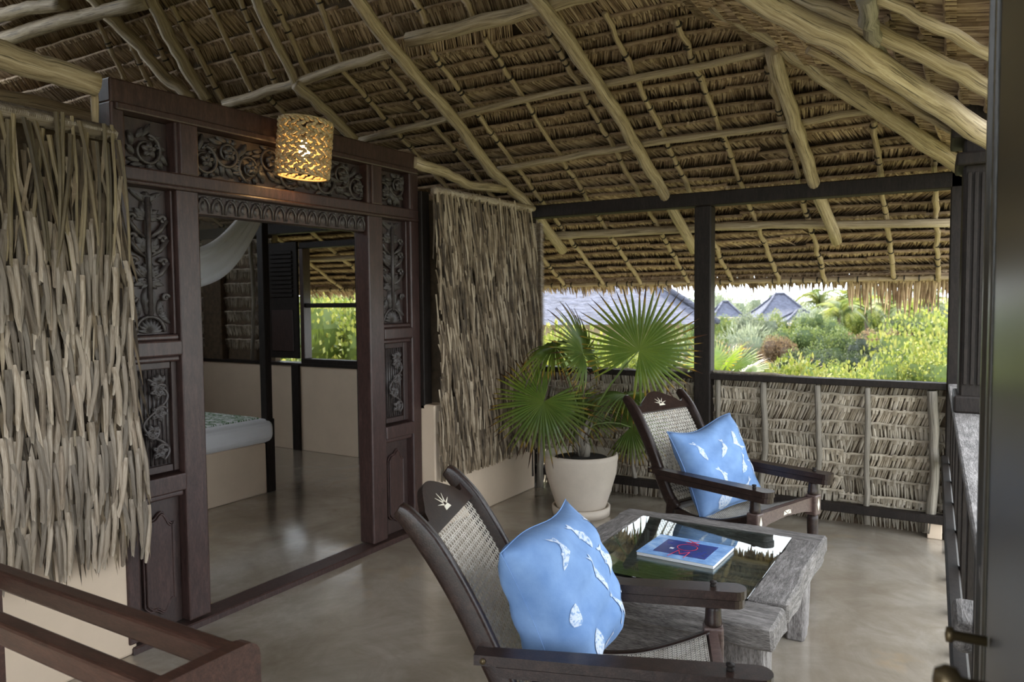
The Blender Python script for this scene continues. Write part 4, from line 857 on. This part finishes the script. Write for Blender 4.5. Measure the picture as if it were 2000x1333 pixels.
def crown(seed,n,leaf,feather=False):
    r=random.Random(seed); b=MB(); lumps=[(Vector((r.gauss(0,.45),r.gauss(0,.45),r.gauss(0,.3))),r.uniform(.35,.6)) for _ in range(11)]
    for i in range(n):
        c,rad=r.choice(lumps); d=Vector((r.gauss(0,1),r.gauss(0,1),r.gauss(0,1))).normalized(); p=c+d*rad*(r.random()**.25)
        a=Vector((r.gauss(0,1),r.gauss(0,1),r.gauss(0,1)+.3)).normalized(); e=(d+a*.8).normalized()*leaf*r.uniform(.6,1.4)*(1.8 if feather else 1); s_=e.cross(a); s_=s_.normalized()*leaf*(.12 if feather else .42)
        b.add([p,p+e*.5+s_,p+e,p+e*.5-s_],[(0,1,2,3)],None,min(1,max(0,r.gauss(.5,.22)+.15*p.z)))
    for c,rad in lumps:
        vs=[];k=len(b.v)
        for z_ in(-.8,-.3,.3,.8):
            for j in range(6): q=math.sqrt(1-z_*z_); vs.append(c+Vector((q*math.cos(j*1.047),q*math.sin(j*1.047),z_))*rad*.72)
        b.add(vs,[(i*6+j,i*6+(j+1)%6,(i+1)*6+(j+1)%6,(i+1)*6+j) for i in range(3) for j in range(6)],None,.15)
    mx_=max(math.hypot(p[0],p[1]) for p in b.v); mz=max(abs(p[2]) for p in b.v); b.v=[(p[0]/mx_,p[1]/mx_,p[2]/mz*.85) for p in b.v]
    return b
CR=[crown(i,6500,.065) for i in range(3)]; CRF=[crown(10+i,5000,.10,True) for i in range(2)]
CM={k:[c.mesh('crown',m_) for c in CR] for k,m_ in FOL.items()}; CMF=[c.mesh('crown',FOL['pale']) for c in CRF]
tb=MB(); tb.tube([(0,0,0),(.1,.05,.5),(0,0,1)],[.06,.05,.03],7); TM=tb.mesh('trunk',M['bark'],True)
nT=0
def tree(px,ytop,depth,rad,kind,label,group,sz=1.0,name='tree'):
    global nT
    ztop=1.5-(ytop-588)/FPX*depth; cz=ztop-rad*.8*sz; base=at(px,depth,GZ0); o=thing(name,base,label,'tree',group,R.uniform(0,6.28))
    me=R.choice(CMF) if kind=='feather' else R.choice(CM[kind])
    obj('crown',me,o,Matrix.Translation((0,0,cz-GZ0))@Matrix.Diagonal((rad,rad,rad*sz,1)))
    if cz-GZ0>.1: obj('trunk',TM,o,Matrix.Diagonal((rad,rad,cz-GZ0,1)))
    nT+=1
LBL={'yellow':'sunlit yellow-green leafy tree below the veranda','green':'mid-green leafy tree in the view beyond the parapet','dark':'dark green tree in the valley','pale':'tree on the far slope with leaves tinted pale for haze','rust':'rust-brown dry shrub among the trees','feather':'feathery pale casuarina tree in the background'}
GRP={'yellow':'sunlit trees near the veranda','green':'mid-green trees','dark':'dark trees','pale':'far hazy trees','rust':'dry shrubs','feather':'casuarina trees'}
PLACED=[(at(1075,18,0),4.2)]+[(at(a,b_,0),2.4) for a,b_ in((1417,44),(1523,46),(1566,43),(1690,60),(1640,32),(1690,33),(1735,35),(1780,32),(1660,44),(1600,46),(1815,36))]
def T_(px,yt,dp,rd,k,sz=1.0,lb=None,gr=None):
    for q in range(40):      # slide along the line of sight until the crowns stand clear of each other
        s_=1+.03*((q+1)//2)*(1 if q%2 else -1); d_=dp*s_; r_=rd*s_; p=at(px,d_,0)
        if p.y>8.0 and all((p-c).length>(r_+rc)*.92 for c,rc in PLACED): break
    else:
        d_,p=dp,at(px,dp,0); r_=max(.55*rd,min(rd,min((p-c).length-rc*.9 for c,rc in PLACED)))
    if any((p-c).length<(r_+rc)*.8 for c,rc in PLACED[:5]): return      # keep the houses clear
    PLACED.append((p,r_)); tree(px,yt,d_,r_,k,lb or LBL[k],gr or GRP[k],sz)
# near sunlit row
for px,yt,dp,rd,k in((1090,628,9,1.1,'yellow'),(1160,615,9.5,1.1,'yellow'),(1230,660,9,1.0,'yellow'),(1330,640,11,1.1,'green'),(1500,722,10,1.2,'yellow'),(1590,700,9.5,1.1,'yellow'),(1650,690,10,1.0,'yellow'),(1720,700,10,1.2,'yellow'),(1790,690,9.5,1.1,'yellow'),(1850,660,10,1.2,'yellow'),(1440,730,9,.9,'yellow'),(1910,660,11,1.4,'yellow'),(1020,620,10,1.2,'yellow'),(1760,655,14,1.5,'yellow'),(1830,625,15,1.6,'yellow'),(1870,585,17,1.8,'yellow')):
    if px<1260: T_(px,yt,dp,rd,k,1.0,'sunlit yellow-green tree in front of the large thatched roof','trees before the thatched house')
    else: T_(px,yt,dp,rd,k)
# middle distance
for px,yt,dp,rd,k in((1420,640,18,1.8,'green'),(1460,625,20,1.6,'feather'),(1500,640,20,2.0,'feather'),(1545,625,22,2.0,'green'),(1570,660,17,1.6,'green'),(1610,665,18,1.8,'dark'),(1660,680,18,1.6,'dark'),(1640,645,22,2.2,'green'),(1695,650,20,1.6,'dark'),(1560,690,15,1.2,'dark'),(1700,640,24,1.7,'rust'),(1745,640,26,1.6,'rust'),(1520,660,19,1.1,'rust'),(1380,640,20,2.0,'feather'),(1480,690,14,1.2,'green'),(1620,700,13,1.0,'yellow'),(1780,620,26,2.2,'green'),(1850,600,28,2.6,'green'),(1330,625,26,2.0,'green'),(1600,625,30,2.4,'green'),(1590,605,26,1.6,'green')): T_(px,yt,dp,rd,k)
# far belt, haze put into the pale leaf colour
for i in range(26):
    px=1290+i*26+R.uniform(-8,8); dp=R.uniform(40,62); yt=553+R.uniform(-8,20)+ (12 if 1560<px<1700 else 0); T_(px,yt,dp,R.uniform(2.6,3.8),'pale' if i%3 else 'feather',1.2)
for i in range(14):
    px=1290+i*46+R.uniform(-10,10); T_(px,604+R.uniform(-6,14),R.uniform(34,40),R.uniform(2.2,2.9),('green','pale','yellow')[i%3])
# seen through the bedroom window
for px,yt,dp,rd in((640,585,13.5,1.4),(690,560,14,1.6),(655,640,12.6,1.2),(700,655,12.8,1.2),(600,600,15.5,1.7),(665,530,17,2.1),(610,560,17,2)): T_(px,yt,dp,rd,'yellow',1.0,'sunlit yellow-green tree outside the bedroom window','trees outside the bedroom window')
# coconut palms
def palmfrond(seed):
    r=random.Random(seed); b=MB(); K=12; pts=[(0,.95*f*1.0,.42*math.sin(f*2.2)-.62*f*f) for f in [i/K for i in range(K+1)]]
    b.tube(pts,[.018*(1-.8*i/K) for i in range(K+1)],4,.4)
    for i in range(1,K*3):
        f=i/(K*3); y=.95*f; z=.42*math.sin(f*2.2)-.62*f*f; l=.30*math.sin(math.pi*(.12+.8*f))
        for s_ in(-1,1): b.add([(0,y,z),(0,y+.035,z),(s_*l,y+.14,z-.12-.1*r.random())],[(0,1,2)],None,r.uniform(.3,.9))
    return b
PF=[palmfrond(i).mesh('frond',FOL['green'] if i else FOL['yellow']) for i in range(2)]
def palm(px,yt,dp,L):
    z=1.5-(yt-588)/FPX*dp; o=thing('coconut_palm',at(px,dp,GZ0),'coconut palm with arching fronds among the far trees','palm tree','coconut palms in the distance',R.uniform(0,6))
    obj('trunk',TM,o,Matrix.Diagonal((2.2,2.2,z-GZ0,1)))
    for i in range(13): obj('frond',PF[i%2],o,Matrix.Translation((0,0,z-GZ0))@Matrix.Rotation(i*2.4,4,'Z')@Matrix.Rotation(math.radians(R.uniform(-25,45)),4,'X')@Matrix.Scale(L,4))
for a in((1640,622,32,1.15),(1690,618,33,1.2),(1735,612,35,1.3),(1780,622,32,1.1),(1660,600,44,1.6),(1600,598,46,1.6),(1815,602,36,1.4)): palm(*a)
# fan palms just outside
FM=[fan(30+i,1,.4,34,2.6).mesh('fan_leaf',M['fan']) for i in range(2)]
def fanpalm(px,yt,dp,s,n):
    z=1.5-(yt-588)/FPX*dp-s*1.25; o=thing('fan_palm',at(px,dp,GZ0),'spiky fan palm growing just outside the parapet','palm tree','fan palms outside the parapet')
    obj('trunk',TM,o,Matrix.Diagonal((1.5,1.5,z-GZ0,1)))
    for i in range(n):
        a=i*2.4; el=R.uniform(.1,1.3); d_=Vector((math.cos(a)*math.cos(el),math.sin(a)*math.cos(el),math.sin(el))); nn=Vector((-math.cos(a)*math.sin(el),-math.sin(a)*math.sin(el),math.cos(el)))
        frond(o,Vector((0,0,z-GZ0))+d_*s*.7,nn+Vector((.2,-.5,0)),d_,FM[i%2],(0,0,z-GZ0),.015,'fan_leaf',s*.75)
for a in((1405,668,8.6,.5,11),(1545,703,8.4,.42,11),(1465,722,8.4,.36,9)): fanpalm(*a)
# ---- thatched houses
t=NT('grey_thatch'); n=t.noise(t.coord('Object',(1,1,3)),5,6,.7); t.bump(n,1,.15); M['gthatch']=t.fin(t.ramp(n,[(.3,(.045,.048,.07)),(.6,(.11,.118,.17)),(.75,(.18,.19,.25))]),.9)
def house(name,cen,w,d_,zw,zr_,ridge,rz,label,cols=True):
    o=thing(name,(cen.x,cen.y,GZ0),label,'house','thatched houses in the trees',rz); b=MB(); n=24; vs=[];H=zr_-zw
    nx=14
    pts=[(-w,-d_),(w,-d_),(w,d_),(-w,d_)]; rg=[(-ridge,0),(ridge,0),(ridge,0),(-ridge,0)]
    for k in range(6):
        f=k/5
        for (x,y),(rx,ry) in zip(pts,rg): vs.append((x+(rx-x)*f,y+(ry-y)*f,zw-GZ0+H*f+(.12*math.sin(f*math.pi)*-1)))
    fs=[(k*4+j,k*4+(j+1)%4,(k+1)*4+(j+1)%4,(k+1)*4+j) for k in range(5) for j in range(4)]
    b.add(vs,fs); rf=b.build('thatched_roof',M['gthatch'],o)
    c=MB()
    for (x,y),(rx,ry) in zip(pts,rg): c.tube([(x,y,zw-GZ0+.03),(x+(rx-x)*.5,y+(ry-y)*.5,zw-GZ0+H*.5-.06),(rx,ry,zr_-GZ0+.04)],.10*max(.6,w/6),6)
    c.tube([(-ridge,0,zr_-GZ0+.05),(ridge,0,zr_-GZ0+.05)],.12*max(.6,w/6),6); c.build('ridge_cap',M['gthatch'],rf,True)
    k=MB(); k.box((-w*.82,-d_*.82,0),(w*.82,d_*.82,zw-GZ0+.15)); k.build('house_wall',M['cream'],o)
    return o
cB=at(1075,18.0,0); house('thatched_house',cB,3.3,3.0,1.0,3.3,.7,math.radians(28),'large grey-blue thatched house roof rising behind the near bushes')
for px,dp,w_,zw,zr_,lb in((1417,44,1.15,.25,1.25,'small round-topped thatched hut far off with a cream wall'),(1523,46,1.9,.15,1.7,'tall pointed thatched hut far off among the trees'),(1566,43,1.7,-.05,.75,'low thatched hut far off next to the pointed one'),(1690,60,2.6,.9,1.6,'distant low grey roof behind the palms')): house('thatched_hut',at(px,dp,0),w_,w_*.9,zw,zr_,w_*.15,.5,lb)
bpy.context.view_layer.update()
